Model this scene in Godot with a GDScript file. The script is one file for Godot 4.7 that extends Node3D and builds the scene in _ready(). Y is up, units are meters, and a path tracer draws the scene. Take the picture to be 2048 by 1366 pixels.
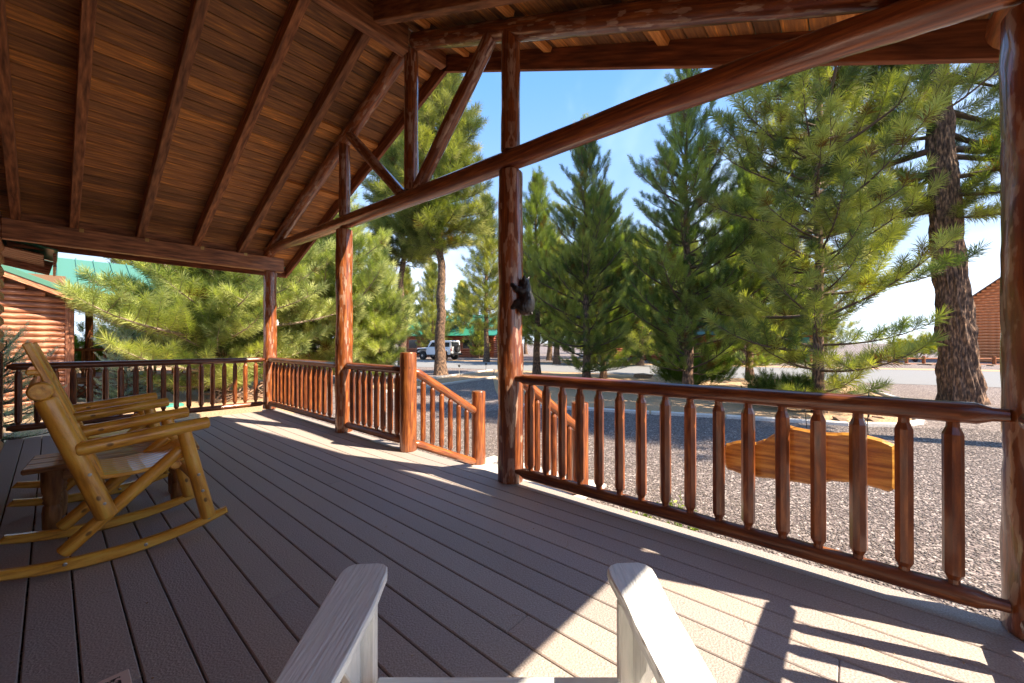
extends Node3D
# A covered log porch in a pine wood. World: x runs from the house out to the yard, -z along the porch to its far end, y up.
# P(a, b, y): a metres along the porch, b metres out from the seat. Y(r, d): metres to the right of and ahead of the seat.

const CO := 0.65356
const SI := 0.75688
const G := -0.42
const AR := 3.72      # ridge
const YP := 4.66      # underside of the boards at the ridge
const SL := 0.389     # fall of the far slope
const SR := 0.432     # fall of the near slope

var names := {}
var mats := {}
var shapes := {}
var texs := {}
var rng := RandomNumberGenerator.new()


# ---------------------------------------------------------------- placing and naming
func P(a: float, b: float, y: float) -> Vector3:
	return Vector3(b, y, -a)


func Y(r: float, d: float, y := G) -> Vector3:
	return Vector3(d * SI + r * CO, y, -(d * CO - r * SI))


func numbered(called: String) -> String:
	var n: int = names.get(called, 0)
	names[called] = n + 1
	return called if n == 0 else "%s_%03d" % [called, n]


func thing(called: String, label: String, category: String, at := Vector3.ZERO, group := "", turn := 0.0) -> Node3D:
	var o := Node3D.new()
	o.name = numbered(called)
	add_child(o)
	o.position = at
	o.rotation.y = turn
	tag(o, label, category, group)
	return o


func tag(o: Node, label: String, category: String, group := "") -> void:
	o.set_meta("label", label)
	o.set_meta("category", category)
	if group:
		o.set_meta("group", group)


func part(called: String, m: Mesh, mat: Material, parent: Node, xf := Transform3D.IDENTITY) -> MeshInstance3D:
	var o := MeshInstance3D.new()
	o.name = called
	o.mesh = m
	o.material_override = mat
	o.transform = xf
	o.cast_shadow = GeometryInstance3D.SHADOW_CASTING_SETTING_ON
	parent.add_child(o, true)
	return o


func setting(called: String, m: Mesh, mat: Material) -> MeshInstance3D:
	var o := MeshInstance3D.new()
	o.name = numbered(called)
	o.mesh = m
	o.material_override = mat
	add_child(o)
	o.set_meta("kind", "structure")
	return o


func again(src: Node3D, at: Vector3, turn: float, label: String) -> Node3D:
	var o: Node3D = src.duplicate()
	o.name = numbered(String(src.name).rstrip("0123456789_"))
	add_child(o)
	o.position = at
	o.rotation.y = turn
	o.set_meta("label", label)
	return o


# ---------------------------------------------------------------- mesh building
class MB:
	var v := PackedVector3Array()
	var n := PackedVector3Array()
	var c := PackedColorArray()
	var i := PackedInt32Array()
	var tint := Color(1, 1, 1)
	var colored := false

	func vert(p: Vector3, nn: Vector3) -> int:
		v.push_back(p)
		n.push_back(nn)
		if colored:
			c.push_back(tint)
		return v.size() - 1

	func tri(a: Vector3, b: Vector3, d: Vector3) -> void:   # counter-clockwise seen from outside
		var nn := (b - a).cross(d - a).normalized()
		var k := vert(a, nn)
		vert(d, nn)
		vert(b, nn)
		i.append_array([k, k + 1, k + 2])

	func quad(a: Vector3, b: Vector3, d: Vector3, e: Vector3) -> void:
		var nn := (d - a).cross(e - b).normalized()
		var k := vert(a, nn)
		vert(b, nn)
		vert(d, nn)
		vert(e, nn)
		i.append_array([k, k + 2, k + 1, k, k + 3, k + 2])

	func itri(a: int, b: int, d: int) -> void:
		i.append_array([a, d, b])

	func box(lo: Vector3, hi: Vector3) -> void:
		var p := func(x: int, y: int, z: int) -> Vector3: return Vector3([lo.x, hi.x][x], [lo.y, hi.y][y], [lo.z, hi.z][z])
		quad(p.call(1, 0, 1), p.call(1, 0, 0), p.call(1, 1, 0), p.call(1, 1, 1))
		quad(p.call(0, 0, 0), p.call(0, 0, 1), p.call(0, 1, 1), p.call(0, 1, 0))
		quad(p.call(0, 1, 1), p.call(1, 1, 1), p.call(1, 1, 0), p.call(0, 1, 0))
		quad(p.call(0, 0, 0), p.call(1, 0, 0), p.call(1, 0, 1), p.call(0, 0, 1))
		quad(p.call(0, 0, 1), p.call(1, 0, 1), p.call(1, 1, 1), p.call(0, 1, 1))
		quad(p.call(1, 0, 0), p.call(0, 0, 0), p.call(0, 1, 0), p.call(1, 1, 0))

	func tube(pts: PackedVector3Array, rads: PackedFloat32Array, sides: int, cap := true) -> void:
		var m := pts.size()
		var first := v.size()
		var side := Vector3.RIGHT
		for j in m:
			var d := (pts[mini(j + 1, m - 1)] - pts[maxi(j - 1, 0)]).normalized()
			if j == 0:
				side = d.cross(Vector3.UP if absf(d.y) < 0.9 else Vector3.RIGHT).normalized()
			else:
				side = (side - d * side.dot(d)).normalized()
			var other := d.cross(side)
			for k in sides:
				var t := TAU * k / sides
				var o := side * cos(t) + other * sin(t)
				vert(pts[j] + o * rads[j], o)
		for j in m - 1:
			for k in sides:
				var a := first + j * sides + k
				var b := first + j * sides + (k + 1) % sides
				itri(a, b, b + sides)
				itri(a, b + sides, a + sides)
		if cap:
			for e in [0, m - 1]:
				var d := (pts[1] - pts[0]).normalized() * -1.0 if e == 0 else (pts[m - 1] - pts[m - 2]).normalized()
				var mid := vert(pts[e], d)
				var ring := []
				for k in sides:
					ring.append(vert(v[first + e * sides + k], d))
				for k in sides:
					if e == 0:
						itri(mid, ring[(k + 1) % sides], ring[k])
					else:
						itri(mid, ring[k], ring[(k + 1) % sides])

	func done() -> ArrayMesh:
		var arr := []
		arr.resize(Mesh.ARRAY_MAX)
		arr[Mesh.ARRAY_VERTEX] = v
		arr[Mesh.ARRAY_NORMAL] = n
		if colored:
			arr[Mesh.ARRAY_COLOR] = c
		arr[Mesh.ARRAY_INDEX] = i
		var m := ArrayMesh.new()
		m.add_surface_from_arrays(Mesh.PRIMITIVE_TRIANGLES, arr)
		return m


func cbox(size: Vector3, ch := 0.004) -> ArrayMesh:   # box with chamfered edges, middle at the origin
	var key := "cbox%s%s" % [size, ch]
	if shapes.has(key):
		return shapes[key]
	var mb := MB.new()
	var h := size / 2
	ch = minf(ch, minf(h.x, minf(h.y, h.z)) * 0.8)
	var axes := [Vector3.RIGHT, Vector3.UP, Vector3.BACK]
	for k in 3:
		var u: Vector3 = axes[(k + 1) % 3]
		var w: Vector3 = axes[(k + 2) % 3]
		var hu := h[(k + 1) % 3] - ch
		var hw := h[(k + 2) % 3] - ch
		for s in [-1.0, 1.0]:
			var o: Vector3 = axes[k] * h[k] * s
			var q := [o - u * hu - w * hw, o + u * hu - w * hw, o + u * hu + w * hw, o - u * hu + w * hw]
			if s > 0:
				mb.quad(q[0], q[1], q[2], q[3])
			else:
				mb.quad(q[3], q[2], q[1], q[0])
		for s in [-1.0, 1.0]:   # the edges along axis k
			for t in [-1.0, 1.0]:
				var e0: Vector3 = u * (h[(k + 1) % 3]) * s + w * hw * t
				var e1: Vector3 = u * hu * s + w * (h[(k + 2) % 3]) * t
				var l: Vector3 = axes[k] * (h[k] - ch)
				if s * t > 0:
					mb.quad(e0 - l, e1 - l, e1 + l, e0 + l)
				else:
					mb.quad(e0 + l, e1 + l, e1 - l, e0 - l)
	for sx in [-1.0, 1.0]:
		for sy in [-1.0, 1.0]:
			for sz in [-1.0, 1.0]:
				var a := Vector3(h.x * sx, (h.y - ch) * sy, (h.z - ch) * sz)
				var b := Vector3((h.x - ch) * sx, h.y * sy, (h.z - ch) * sz)
				var d := Vector3((h.x - ch) * sx, (h.y - ch) * sy, h.z * sz)
				if sx * sy * sz > 0:
					mb.tri(a, b, d)
				else:
					mb.tri(a, d, b)
	shapes[key] = mb.done()
	return shapes[key]


func along(p0: Vector3, p1: Vector3, up := Vector3.UP) -> Transform3D:   # local x from p0 to p1, local y towards up
	var x := (p1 - p0).normalized()
	var z := x.cross(up).normalized()
	return Transform3D(Basis(x, z.cross(x), z), (p0 + p1) / 2)


func beam(called: String, p0: Vector3, p1: Vector3, w: float, h: float, mat: Material, parent: Node, ch := 0.006, up := Vector3.UP) -> MeshInstance3D:
	return part(called, cbox(Vector3(snappedf(p0.distance_to(p1), 0.001), h, w), ch), mat, parent, along(p0, p1, up))


func upright(p0: Vector3, p1: Vector3) -> Transform3D:   # local y from p0 to p1
	var y := (p1 - p0).normalized()
	var x := y.cross(Vector3.BACK if absf(y.z) < 0.9 else Vector3.RIGHT).normalized()
	return Transform3D(Basis(x, y, x.cross(y)), p0)


var lognoise := FastNoiseLite.new()

# A peeled log along +y from 0 to length: uneven girth, flats left by the drawknife, a few swellings at knots.
func log_mesh(length: float, r0: float, r1: float, seed_: int, bump := 0.05, sides := 20, tenon := 0.0, bow := 0.0, bevel := 0.008) -> ArrayMesh:
	var mb := MB.new()
	lognoise.seed = seed_
	lognoise.frequency = 1.0
	var stops := []
	if tenon > 0.0:
		stops = [[0.0, 0.55], [tenon * 0.5, 0.62], [tenon, 0.98]]
	else:
		stops = [[0.0, 1.0 - bevel / r0], [bevel, 1.0]]
	var rings := maxi(3, int(length / 0.07))
	var lo: float = stops[-1][0]
	for j in range(1, rings):
		stops.append([lerpf(lo, length - lo, float(j) / rings), 1.0])
	if tenon > 0.0:
		stops.append_array([[length - tenon, 0.98], [length - tenon * 0.5, 0.62], [length, 0.55]])
	else:
		stops.append_array([[length - bevel, 1.0], [length, 1.0 - bevel / r1]])
	var knots := []
	var kr := RandomNumberGenerator.new()
	kr.seed = seed_
	for q in int(length * 2.2):
		knots.append([kr.randf() * length, kr.randf() * TAU, kr.randf_range(0.03, 0.07), kr.randf_range(-0.5, 1.0)])
	var m := stops.size()
	var grid := []
	for j in m:
		var y: float = stops[j][0]
		var t := y / length
		var base: float = lerpf(r0, r1, t) * stops[j][1]
		var off := Vector3(sin(t * PI) * bow + lognoise.get_noise_2d(y * 0.7, 3.1) * 0.04 * r0, 0, lognoise.get_noise_2d(y * 0.7, 9.1) * 0.04 * r0)
		var row := PackedVector3Array()
		for k in sides:
			var th := TAU * k / sides
			var f := 1.0 + bump * lognoise.get_noise_3d(cos(th) * 1.1, y * 1.3, sin(th) * 1.1) + bump * 0.6 * lognoise.get_noise_3d(cos(th) * 3.0, y * 3.5 + 20.0, sin(th) * 3.0)
			for kn in knots:
				var dy: float = (y - kn[0]) / kn[2]
				if absf(dy) < 2.0:
					var dt: float = angle_difference(th, kn[1]) * base / kn[2]
					f += bump * kn[3] * exp(-(dy * dy + dt * dt))
			row.push_back(off + Vector3(cos(th) * base * f, y, sin(th) * base * f))
		grid.append(row)
	var first := []
	for j in m:
		for k in sides:
			var a: Vector3 = grid[j][(k + 1) % sides] - grid[j][(k + sides - 1) % sides]
			var b: Vector3 = grid[mini(j + 1, m - 1)][k] - grid[maxi(j - 1, 0)][k]
			first.append(mb.vert(grid[j][k], b.cross(a).normalized()))
	for j in m - 1:
		for k in sides:
			var a := j * sides + k
			var b := j * sides + (k + 1) % sides
			mb.itri(a, b + sides, b)
			mb.itri(a, a + sides, b + sides)
	for e in [0, m - 1]:
		var d := Vector3.DOWN if e == 0 else Vector3.UP
		var mid := mb.vert(Vector3(grid[e][0].x + grid[e][sides / 2].x, grid[e][0].y * 2, grid[e][0].z + grid[e][sides / 2].z) / 2, d)
		var ring := []
		for k in sides:
			ring.append(mb.vert(grid[e][k], d))
		for k in sides:
			if e == 0:
				mb.itri(mid, ring[k], ring[(k + 1) % sides])
			else:
				mb.itri(mid, ring[(k + 1) % sides], ring[k])
	return mb.done()


func log_part(called: String, p0: Vector3, p1: Vector3, r0: float, r1: float, mat: Material, parent: Node, seed_: int, bump := 0.05, sides := 20, tenon := 0.0, bow := 0.0) -> MeshInstance3D:
	return part(called, log_mesh(p0.distance_to(p1), r0, r1, seed_, bump, sides, tenon, bow), mat, parent, upright(p0, p1))


func faceted(profile: Array, sides: int, flat := true, key := "") -> ArrayMesh:   # [[y, r], ...] turned round y, with flat facets
	if key and shapes.has(key):
		return shapes[key]
	var mb := MB.new()
	var p := func(j: int, k: int) -> Vector3:
		var t := TAU * (k + 0.5) / sides
		return Vector3(cos(t) * profile[j][1], profile[j][0], sin(t) * profile[j][1])
	if flat:
		for j in profile.size() - 1:
			for k in sides:
				mb.quad(p.call(j, k), p.call(j + 1, k), p.call(j + 1, k + 1), p.call(j, k + 1))
	else:
		for j in profile.size():
			var jn := mini(j + 1, profile.size() - 1)
			var jp := maxi(j - 1, 0)
			var dr: float = profile[jn][1] - profile[jp][1]
			var dy: float = profile[jn][0] - profile[jp][0]
			for k in sides:
				var t := TAU * (k + 0.5) / sides
				mb.vert(p.call(j, k), Vector3(cos(t) * dy, -dr, sin(t) * dy).normalized())
		for j in profile.size() - 1:
			for k in sides:
				var a := j * sides + k
				var b := j * sides + (k + 1) % sides
				mb.itri(a, b + sides, b)
				mb.itri(a, a + sides, b + sides)
	for e in [0, profile.size() - 1]:
		for k in sides:
			var mid := Vector3(0, profile[e][0], 0)
			if e == 0:
				mb.tri(mid, p.call(e, k), p.call(e, k + 1))
			else:
				mb.tri(mid, p.call(e, k + 1), p.call(e, k))
	if key:
		shapes[key] = mb.done()
		return shapes[key]
	return mb.done()


func extrude(poly: PackedVector2Array, thick: float, ch := 0.004) -> ArrayMesh:   # outline in x and y, thickness along z, chamfered rim
	var turn := 0.0
	for k in poly.size():
		turn += poly[k].cross(poly[(k + 1) % poly.size()])
	if turn < 0.0:
		poly.reverse()
	var mb := MB.new()
	var inner := poly
	if ch > 0.0:
		var inn := PackedVector2Array()
		var m := poly.size()
		for k in m:
			var e0 := (poly[k] - poly[(k + m - 1) % m]).normalized()
			var e1 := (poly[(k + 1) % m] - poly[k]).normalized()
			var nn := Vector2(-e0.y, e0.x) + Vector2(-e1.y, e1.x)
			nn = nn / maxf(nn.length_squared() * 0.5, 0.3)
			inn.push_back(poly[k] + nn * ch)
		inner = inn
	var tris := Geometry2D.triangulate_polygon(inner)
	var z := thick / 2
	var at := func(p: Vector2, zz: float) -> Vector3: return Vector3(p.x, p.y, zz)
	for t in range(0, tris.size(), 3):
		var a := inner[tris[t]]
		var b := inner[tris[t + 1]]
		var c := inner[tris[t + 2]]
		if (b - a).cross(c - a) < 0:
			var s := b
			b = c
			c = s
		mb.tri(at.call(a, z), at.call(b, z), at.call(c, z))
		mb.tri(at.call(a, -z), at.call(c, -z), at.call(b, -z))
	var zs := z - ch
	for k in poly.size():
		var q := (k + 1) % poly.size()
		mb.quad(at.call(poly[k], -zs), at.call(poly[q], -zs), at.call(poly[q], zs), at.call(poly[k], zs))
		if ch > 0.0:
			mb.quad(at.call(poly[k], zs), at.call(poly[q], zs), at.call(inner[q], z), at.call(inner[k], z))
			mb.quad(at.call(inner[k], -z), at.call(inner[q], -z), at.call(poly[q], -zs), at.call(poly[k], -zs))
	return mb.done()


func sheet(poly: PackedVector2Array, y: float) -> ArrayMesh:   # flat outline in (r, d)
	var mb := MB.new()
	var tris := Geometry2D.triangulate_polygon(poly)
	for t in range(0, tris.size(), 3):
		var q := [poly[tris[t]], poly[tris[t + 1]], poly[tris[t + 2]]]
		var a := Y(q[0].x, q[0].y, y)
		var b := Y(q[1].x, q[1].y, y)
		var c := Y(q[2].x, q[2].y, y)
		if (b - a).cross(c - a).y > 0:
			mb.tri(a, b, c)
		else:
			mb.tri(a, c, b)
	return mb.done()


func V2(flat: Array) -> PackedVector2Array:
	var o := PackedVector2Array()
	for k in range(0, flat.size(), 2):
		o.push_back(Vector2(flat[k], flat[k + 1]))
	return o


# ---------------------------------------------------------------- materials
func lin(r: float, g: float, b: float) -> Color:   # linear base colour
	return Color(r, g, b).linear_to_srgb()


func ramp_tex(key: String, stops: Array, seed_: int, freq: float, octaves := 4, kind := FastNoiseLite.TYPE_SIMPLEX_SMOOTH, size := 512, warp := 0.0) -> NoiseTexture2D:
	if texs.has(key):
		return texs[key]
	var t := NoiseTexture2D.new()
	t.width = size
	t.height = size
	t.seamless = true
	t.noise = noise(seed_, freq, octaves, kind, warp)
	var g := Gradient.new()
	var offs := PackedFloat32Array()
	var cols := PackedColorArray()
	for s in stops:
		offs.push_back(s[0])
		cols.push_back(lin(s[1], s[2], s[3]))
	g.offsets = offs
	g.colors = cols
	t.color_ramp = g
	texs[key] = t
	return t


func noise(seed_: int, freq: float, octaves: int, kind := FastNoiseLite.TYPE_SIMPLEX_SMOOTH, warp := 0.0) -> FastNoiseLite:
	var f := FastNoiseLite.new()
	f.seed = seed_
	f.frequency = freq
	f.noise_type = kind
	f.fractal_octaves = octaves
	if kind == FastNoiseLite.TYPE_CELLULAR:
		f.cellular_return_type = FastNoiseLite.RETURN_CELL_VALUE
		f.fractal_type = FastNoiseLite.FRACTAL_NONE
	if warp > 0.0:
		f.domain_warp_enabled = true
		f.domain_warp_amplitude = warp
		f.domain_warp_frequency = freq * 0.5
	return f


func bump_tex(key: String, seed_: int, freq: float, octaves := 4, strength := 4.0, kind := FastNoiseLite.TYPE_SIMPLEX_SMOOTH, size := 512) -> NoiseTexture2D:
	if texs.has(key):
		return texs[key]
	var t := NoiseTexture2D.new()
	t.width = size
	t.height = size
	t.seamless = true
	t.as_normal_map = true
	t.bump_strength = strength
	t.noise = noise(seed_, freq, octaves, kind)
	if kind == FastNoiseLite.TYPE_CELLULAR:
		t.noise.cellular_return_type = FastNoiseLite.RETURN_DISTANCE
	texs[key] = t
	return t


# Wood with its grain along one of the object's (or the world's) axes.
func wood(key: String, tex: Texture2D, axis: int, across: float, lengthwise: float, rough := 0.6, coat := 0.0, tint := Color(1, 1, 1), in_world := false, shift := Vector3.ZERO, bump := 0.5) -> StandardMaterial3D:
	if mats.has(key):
		return mats[key]
	var m := StandardMaterial3D.new()
	m.resource_name = key
	m.albedo_texture = tex
	m.albedo_color = tint
	m.uv1_triplanar = true
	m.uv1_world_triplanar = in_world
	m.uv1_triplanar_sharpness = 4.0
	var s := Vector3(across, across, across)
	s[axis] = lengthwise
	m.uv1_scale = s
	m.uv1_offset = shift
	m.roughness = rough
	if bump > 0.0:
		m.normal_enabled = true
		m.normal_texture = bump_tex("grain_bump", 5, 0.03, 4, 3.0)
		m.normal_scale = bump
	if coat > 0.0:
		m.clearcoat_enabled = true
		m.clearcoat = coat
		m.clearcoat_roughness = 0.13
	mats[key] = m
	return m


# Pale ragged patches: weathered peeled wood, and gloss reflection painted into the colour.
func worn_and_gloss(m: StandardMaterial3D) -> StandardMaterial3D:
	var t := NoiseTexture2D.new()
	t.width = 512
	t.height = 512
	t.seamless = true
	t.noise = noise(141, 0.012, 5, FastNoiseLite.TYPE_SIMPLEX_SMOOTH, 18.0)
	var g := Gradient.new()
	var pale := lin(0.5, 0.34, 0.24)
	var none := pale
	none.a = 0.0
	pale.a = 0.75
	g.offsets = PackedFloat32Array([0.0, 0.66, 0.72, 1.0])
	g.colors = PackedColorArray([none, none, pale, pale])
	t.color_ramp = g
	if not texs.has("worn_and_gloss"):
		texs["worn_and_gloss"] = t
	m.detail_enabled = true
	m.detail_albedo = texs["worn_and_gloss"]
	m.detail_blend_mode = BaseMaterial3D.BLEND_MODE_MIX
	m.detail_uv_layer = BaseMaterial3D.DETAIL_UV_2
	m.uv2_triplanar = true
	m.uv2_scale = Vector3(2.4, 0.5, 2.4)
	return m


# Small dark knots in the wood.
func knotty(m: StandardMaterial3D) -> StandardMaterial3D:
	if not texs.has("knots"):
		var t := NoiseTexture2D.new()
		t.width = 512
		t.height = 512
		t.seamless = true
		t.noise = noise(151, 0.0062, 1, FastNoiseLite.TYPE_CELLULAR)
		t.noise.cellular_return_type = FastNoiseLite.RETURN_DISTANCE
		var g := Gradient.new()
		var dark := lin(0.1, 0.035, 0.01)
		var none := dark
		none.a = 0.0
		dark.a = 0.85
		g.offsets = PackedFloat32Array([0.0, 0.03, 0.055, 1.0])
		g.colors = PackedColorArray([dark, dark, none, none])
		t.color_ramp = g
		texs["knots"] = t
	m.detail_enabled = true
	m.detail_albedo = texs["knots"]
	m.detail_blend_mode = BaseMaterial3D.BLEND_MODE_MIX
	m.detail_uv_layer = BaseMaterial3D.DETAIL_UV_2
	m.uv2_triplanar = true
	m.uv2_scale = Vector3(1.5, 1.0, 1.5)
	return m


func plain(key: String, c: Color, rough := 0.7, metal := 0.0) -> StandardMaterial3D:
	if mats.has(key):
		return mats[key]
	var m := StandardMaterial3D.new()
	m.resource_name = key
	m.albedo_color = c
	m.roughness = rough
	m.metallic = metal
	mats[key] = m
	return m


func ground(key: String, tex: Texture2D, scale: float, bump: Texture2D, amount: float, rough := 0.95) -> StandardMaterial3D:
	var m := StandardMaterial3D.new()
	m.resource_name = key
	m.albedo_texture = tex
	m.uv1_triplanar = true
	m.uv1_world_triplanar = true
	m.uv1_scale = Vector3.ONE * scale
	m.roughness = rough
	if bump:
		m.normal_enabled = true
		m.normal_texture = bump
		m.normal_scale = amount
	mats[key] = m
	return m


# ---------------------------------------------------------------- the scene
func _ready() -> void:
	look_and_light()
	make_textures()
	build_ground()
	build_house()
	build_deck()
	build_posts_and_truss()
	build_roof()
	build_railings()
	build_stairs()
	build_trees()
	build_neighbours()
	build_vehicle()
	build_rocking_chairs()
	build_white_chair()
	build_small_things()


func look_and_light() -> void:
	var cam := Camera3D.new()
	cam.name = "camera"
	add_child(cam)
	cam.position = Vector3(0, 1.2, 0)
	cam.rotation_degrees = Vector3(0.216, -49.19, 0)
	cam.fov = 81.27
	cam.near = 0.05
	cam.far = 2000.0
	cam.current = true

	var sky := ProceduralSkyMaterial.new()
	sky.sky_top_color = lin(0.021, 0.07, 0.17)
	sky.sky_horizon_color = lin(0.19, 0.22, 0.255)
	sky.sky_curve = 0.2
	sky.ground_bottom_color = lin(0.12, 0.1, 0.08)
	sky.ground_horizon_color = lin(0.3, 0.28, 0.26)
	sky.sun_angle_max = 40.0
	sky.sky_cover = wisps()
	sky.sky_cover_modulate = Color(1, 1, 1, 1)
	sky.sky_energy_multiplier = 1.0
	var env := Environment.new()
	env.background_mode = Environment.BG_SKY
	env.sky = Sky.new()
	env.sky.sky_material = sky
	env.background_energy_multiplier = 1.0
	env.tonemap_mode = Environment.TONE_MAPPER_LINEAR
	env.tonemap_exposure = 7.4
	env.sdfgi_enabled = true
	env.ssao_enabled = true
	env.ssil_enabled = true
	var we := WorldEnvironment.new()
	we.name = "world_environment"
	we.environment = env
	add_child(we)

	var sun := DirectionalLight3D.new()
	sun.name = "sun"
	add_child(sun)
	var az := deg_to_rad(19.5)     # off the line of the porch, towards the yard
	var el := deg_to_rad(47.3)
	var to_sun := Vector3(sin(az) * cos(el), sin(el), cos(az) * cos(el))
	sun.look_at_from_position(Vector3.ZERO, -to_sun, Vector3.UP)
	sun.light_energy = 0.62
	sun.light_color = Color(1.0, 0.93, 0.83)
	sun.light_angular_distance = 0.55
	sun.shadow_enabled = true


func wisps() -> ImageTexture:   # thin high cloud, the same all round
	var w := 1024
	var h := 512
	var a := noise(11, 0.006, 5, FastNoiseLite.TYPE_SIMPLEX_SMOOTH, 40.0)
	var img := Image.create(w, h, false, Image.FORMAT_RGBAF)
	for y in h / 2 + 2:
		var up := (0.5 - (y + 0.5) / h) * PI
		for x in w:
			var th := TAU * x / w
			var dir := Vector3(cos(th) * cos(up), sin(up), sin(th) * cos(up))
			var q := dir / (absf(dir.y) + 0.35) * 110.0
			var f := a.get_noise_3d(q.x * 0.6 + q.z * 0.8, q.y * 0.3, (q.z * 0.6 - q.x * 0.8) * 1.8)
			f = smoothstep(-0.2, 0.75, f)
			img.set_pixel(x, y, Color(0.11 * f, 0.105 * f, 0.095 * f, 1.0))
	return ImageTexture.create_from_image(img)


func make_textures() -> void:
	# varnished logs: red-brown with darker streaks
	ramp_tex("log", [[0.0, 0.07, 0.018, 0.008], [0.35, 0.19, 0.052, 0.016], [0.393, 0.209, 0.058, 0.017], [0.4, 0.106, 0.03, 0.009], [0.407, 0.215, 0.06, 0.017], [0.463, 0.24, 0.068, 0.019], [0.47, 0.121, 0.035, 0.009], [0.477, 0.246, 0.07, 0.019], [0.523, 0.266, 0.077, 0.02], [0.53, 0.135, 0.039, 0.01], [0.537, 0.272, 0.079, 0.02], [0.593, 0.297, 0.087, 0.022], [0.6, 0.15, 0.044, 0.011], [0.6, 0.3, 0.088, 0.022], [0.607, 0.304, 0.09, 0.022], [0.673, 0.341, 0.106, 0.026], [0.68, 0.172, 0.054, 0.013], [0.687, 0.349, 0.11, 0.027], [0.85, 0.44, 0.15, 0.035], [1.0, 0.58, 0.27, 0.1]], 3, 0.012, 5, FastNoiseLite.TYPE_SIMPLEX_SMOOTH, 512, 12.0)
	ramp_tex("beam", [[0.0, 0.082, 0.037, 0.02], [0.4, 0.204, 0.091, 0.043], [0.7, 0.306, 0.139, 0.062], [1.0, 0.49, 0.245, 0.107]], 8, 0.014, 5)
	ramp_tex("ceiling", [[0.0, 0.161, 0.074, 0.032], [0.35, 0.31, 0.14, 0.055], [0.408, 0.335, 0.151, 0.057], [0.42, 0.245, 0.111, 0.041], [0.432, 0.345, 0.156, 0.058], [0.488, 0.368, 0.167, 0.061], [0.5, 0.268, 0.122, 0.044], [0.512, 0.377, 0.171, 0.061], [0.568, 0.4, 0.181, 0.064], [0.58, 0.292, 0.132, 0.046], [0.592, 0.411, 0.187, 0.065], [0.6, 0.414, 0.188, 0.065], [0.648, 0.445, 0.2, 0.064], [0.66, 0.325, 0.147, 0.046], [0.672, 0.46, 0.207, 0.064], [0.78, 0.529, 0.235, 0.063], [0.92, 0.759, 0.336, 0.068], [1.0, 0.805, 0.392, 0.095]], 21, 0.011, 5, FastNoiseLite.TYPE_SIMPLEX_SMOOTH, 1024, 30.0)
	ramp_tex("fir", [[0.0, 0.39, 0.13, 0.026], [0.5, 0.65, 0.26, 0.058], [1.0, 0.85, 0.39, 0.104]], 14, 0.014, 4)
	ramp_tex("honey", [[0.0, 0.389, 0.152, 0.017], [0.3, 0.734, 0.332, 0.038], [0.37, 0.765, 0.354, 0.043], [0.38, 0.599, 0.279, 0.033], [0.39, 0.773, 0.361, 0.043], [0.45, 0.799, 0.38, 0.047], [0.46, 0.626, 0.299, 0.037], [0.47, 0.808, 0.387, 0.048], [0.53, 0.834, 0.406, 0.051], [0.54, 0.653, 0.318, 0.041], [0.55, 0.842, 0.411, 0.053], [0.6, 0.86, 0.427, 0.055], [0.61, 0.86, 0.43, 0.056], [0.62, 0.676, 0.338, 0.045], [0.63, 0.86, 0.437, 0.059], [1.0, 0.86, 0.551, 0.102]], 31, 0.012, 5, FastNoiseLite.TYPE_SIMPLEX_SMOOTH, 512, 20.0)
	ramp_tex("cedar", [[0.0, 0.2, 0.06, 0.01], [0.35, 0.5, 0.2, 0.03], [0.35, 0.5, 0.2, 0.03], [0.36, 0.304, 0.123, 0.018], [0.37, 0.515, 0.211, 0.032], [0.42, 0.551, 0.237, 0.036], [0.43, 0.335, 0.146, 0.022], [0.44, 0.566, 0.248, 0.038], [0.49, 0.603, 0.275, 0.042], [0.5, 0.366, 0.168, 0.025], [0.51, 0.617, 0.285, 0.043], [0.56, 0.654, 0.312, 0.047], [0.57, 0.397, 0.19, 0.029], [0.58, 0.669, 0.323, 0.049], [0.63, 0.705, 0.349, 0.053], [0.64, 0.428, 0.213, 0.033], [0.65, 0.72, 0.36, 0.055], [0.65, 0.72, 0.36, 0.055], [0.7, 0.734, 0.38, 0.064], [0.71, 0.442, 0.23, 0.04], [0.72, 0.74, 0.388, 0.068], [1.0, 0.82, 0.5, 0.12]], 41, 0.012, 5, FastNoiseLite.TYPE_SIMPLEX_SMOOTH, 512, 40.0)
	ramp_tex("oldtable", [[0.0, 0.128, 0.056, 0.019], [0.5, 0.384, 0.176, 0.056], [1.0, 0.672, 0.368, 0.136]], 43, 0.014, 5)
	ramp_tex("deck", [[0.0, 0.273, 0.238, 0.218], [0.36, 0.363, 0.316, 0.289], [0.5, 0.408, 0.355, 0.327], [0.64, 0.449, 0.394, 0.361], [0.82, 0.504, 0.447, 0.416], [1.0, 0.605, 0.544, 0.515]], 51, 0.1, 6, FastNoiseLite.TYPE_SIMPLEX_SMOOTH, 1024)
	ramp_tex("white", [[0.0, 0.68, 0.7, 0.7], [0.45, 0.793, 0.814, 0.814], [1.0, 0.86, 0.86, 0.86]], 61, 0.03, 4)
	ramp_tex("bark", [[0.0, 0.02, 0.015, 0.012], [0.42, 0.09, 0.06, 0.046], [0.6, 0.18, 0.115, 0.08], [0.8, 0.33, 0.21, 0.13], [1.0, 0.55, 0.4, 0.27]], 71, 0.02, 5, FastNoiseLite.TYPE_SIMPLEX_SMOOTH, 512, 25.0)
	ramp_tex("gravel", [[0.0, 0.05, 0.039, 0.038], [0.35, 0.133, 0.105, 0.1], [0.7, 0.222, 0.181, 0.168], [1.0, 0.443, 0.382, 0.351]], 81, 0.06, 1, FastNoiseLite.TYPE_CELLULAR, 1024)
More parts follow.
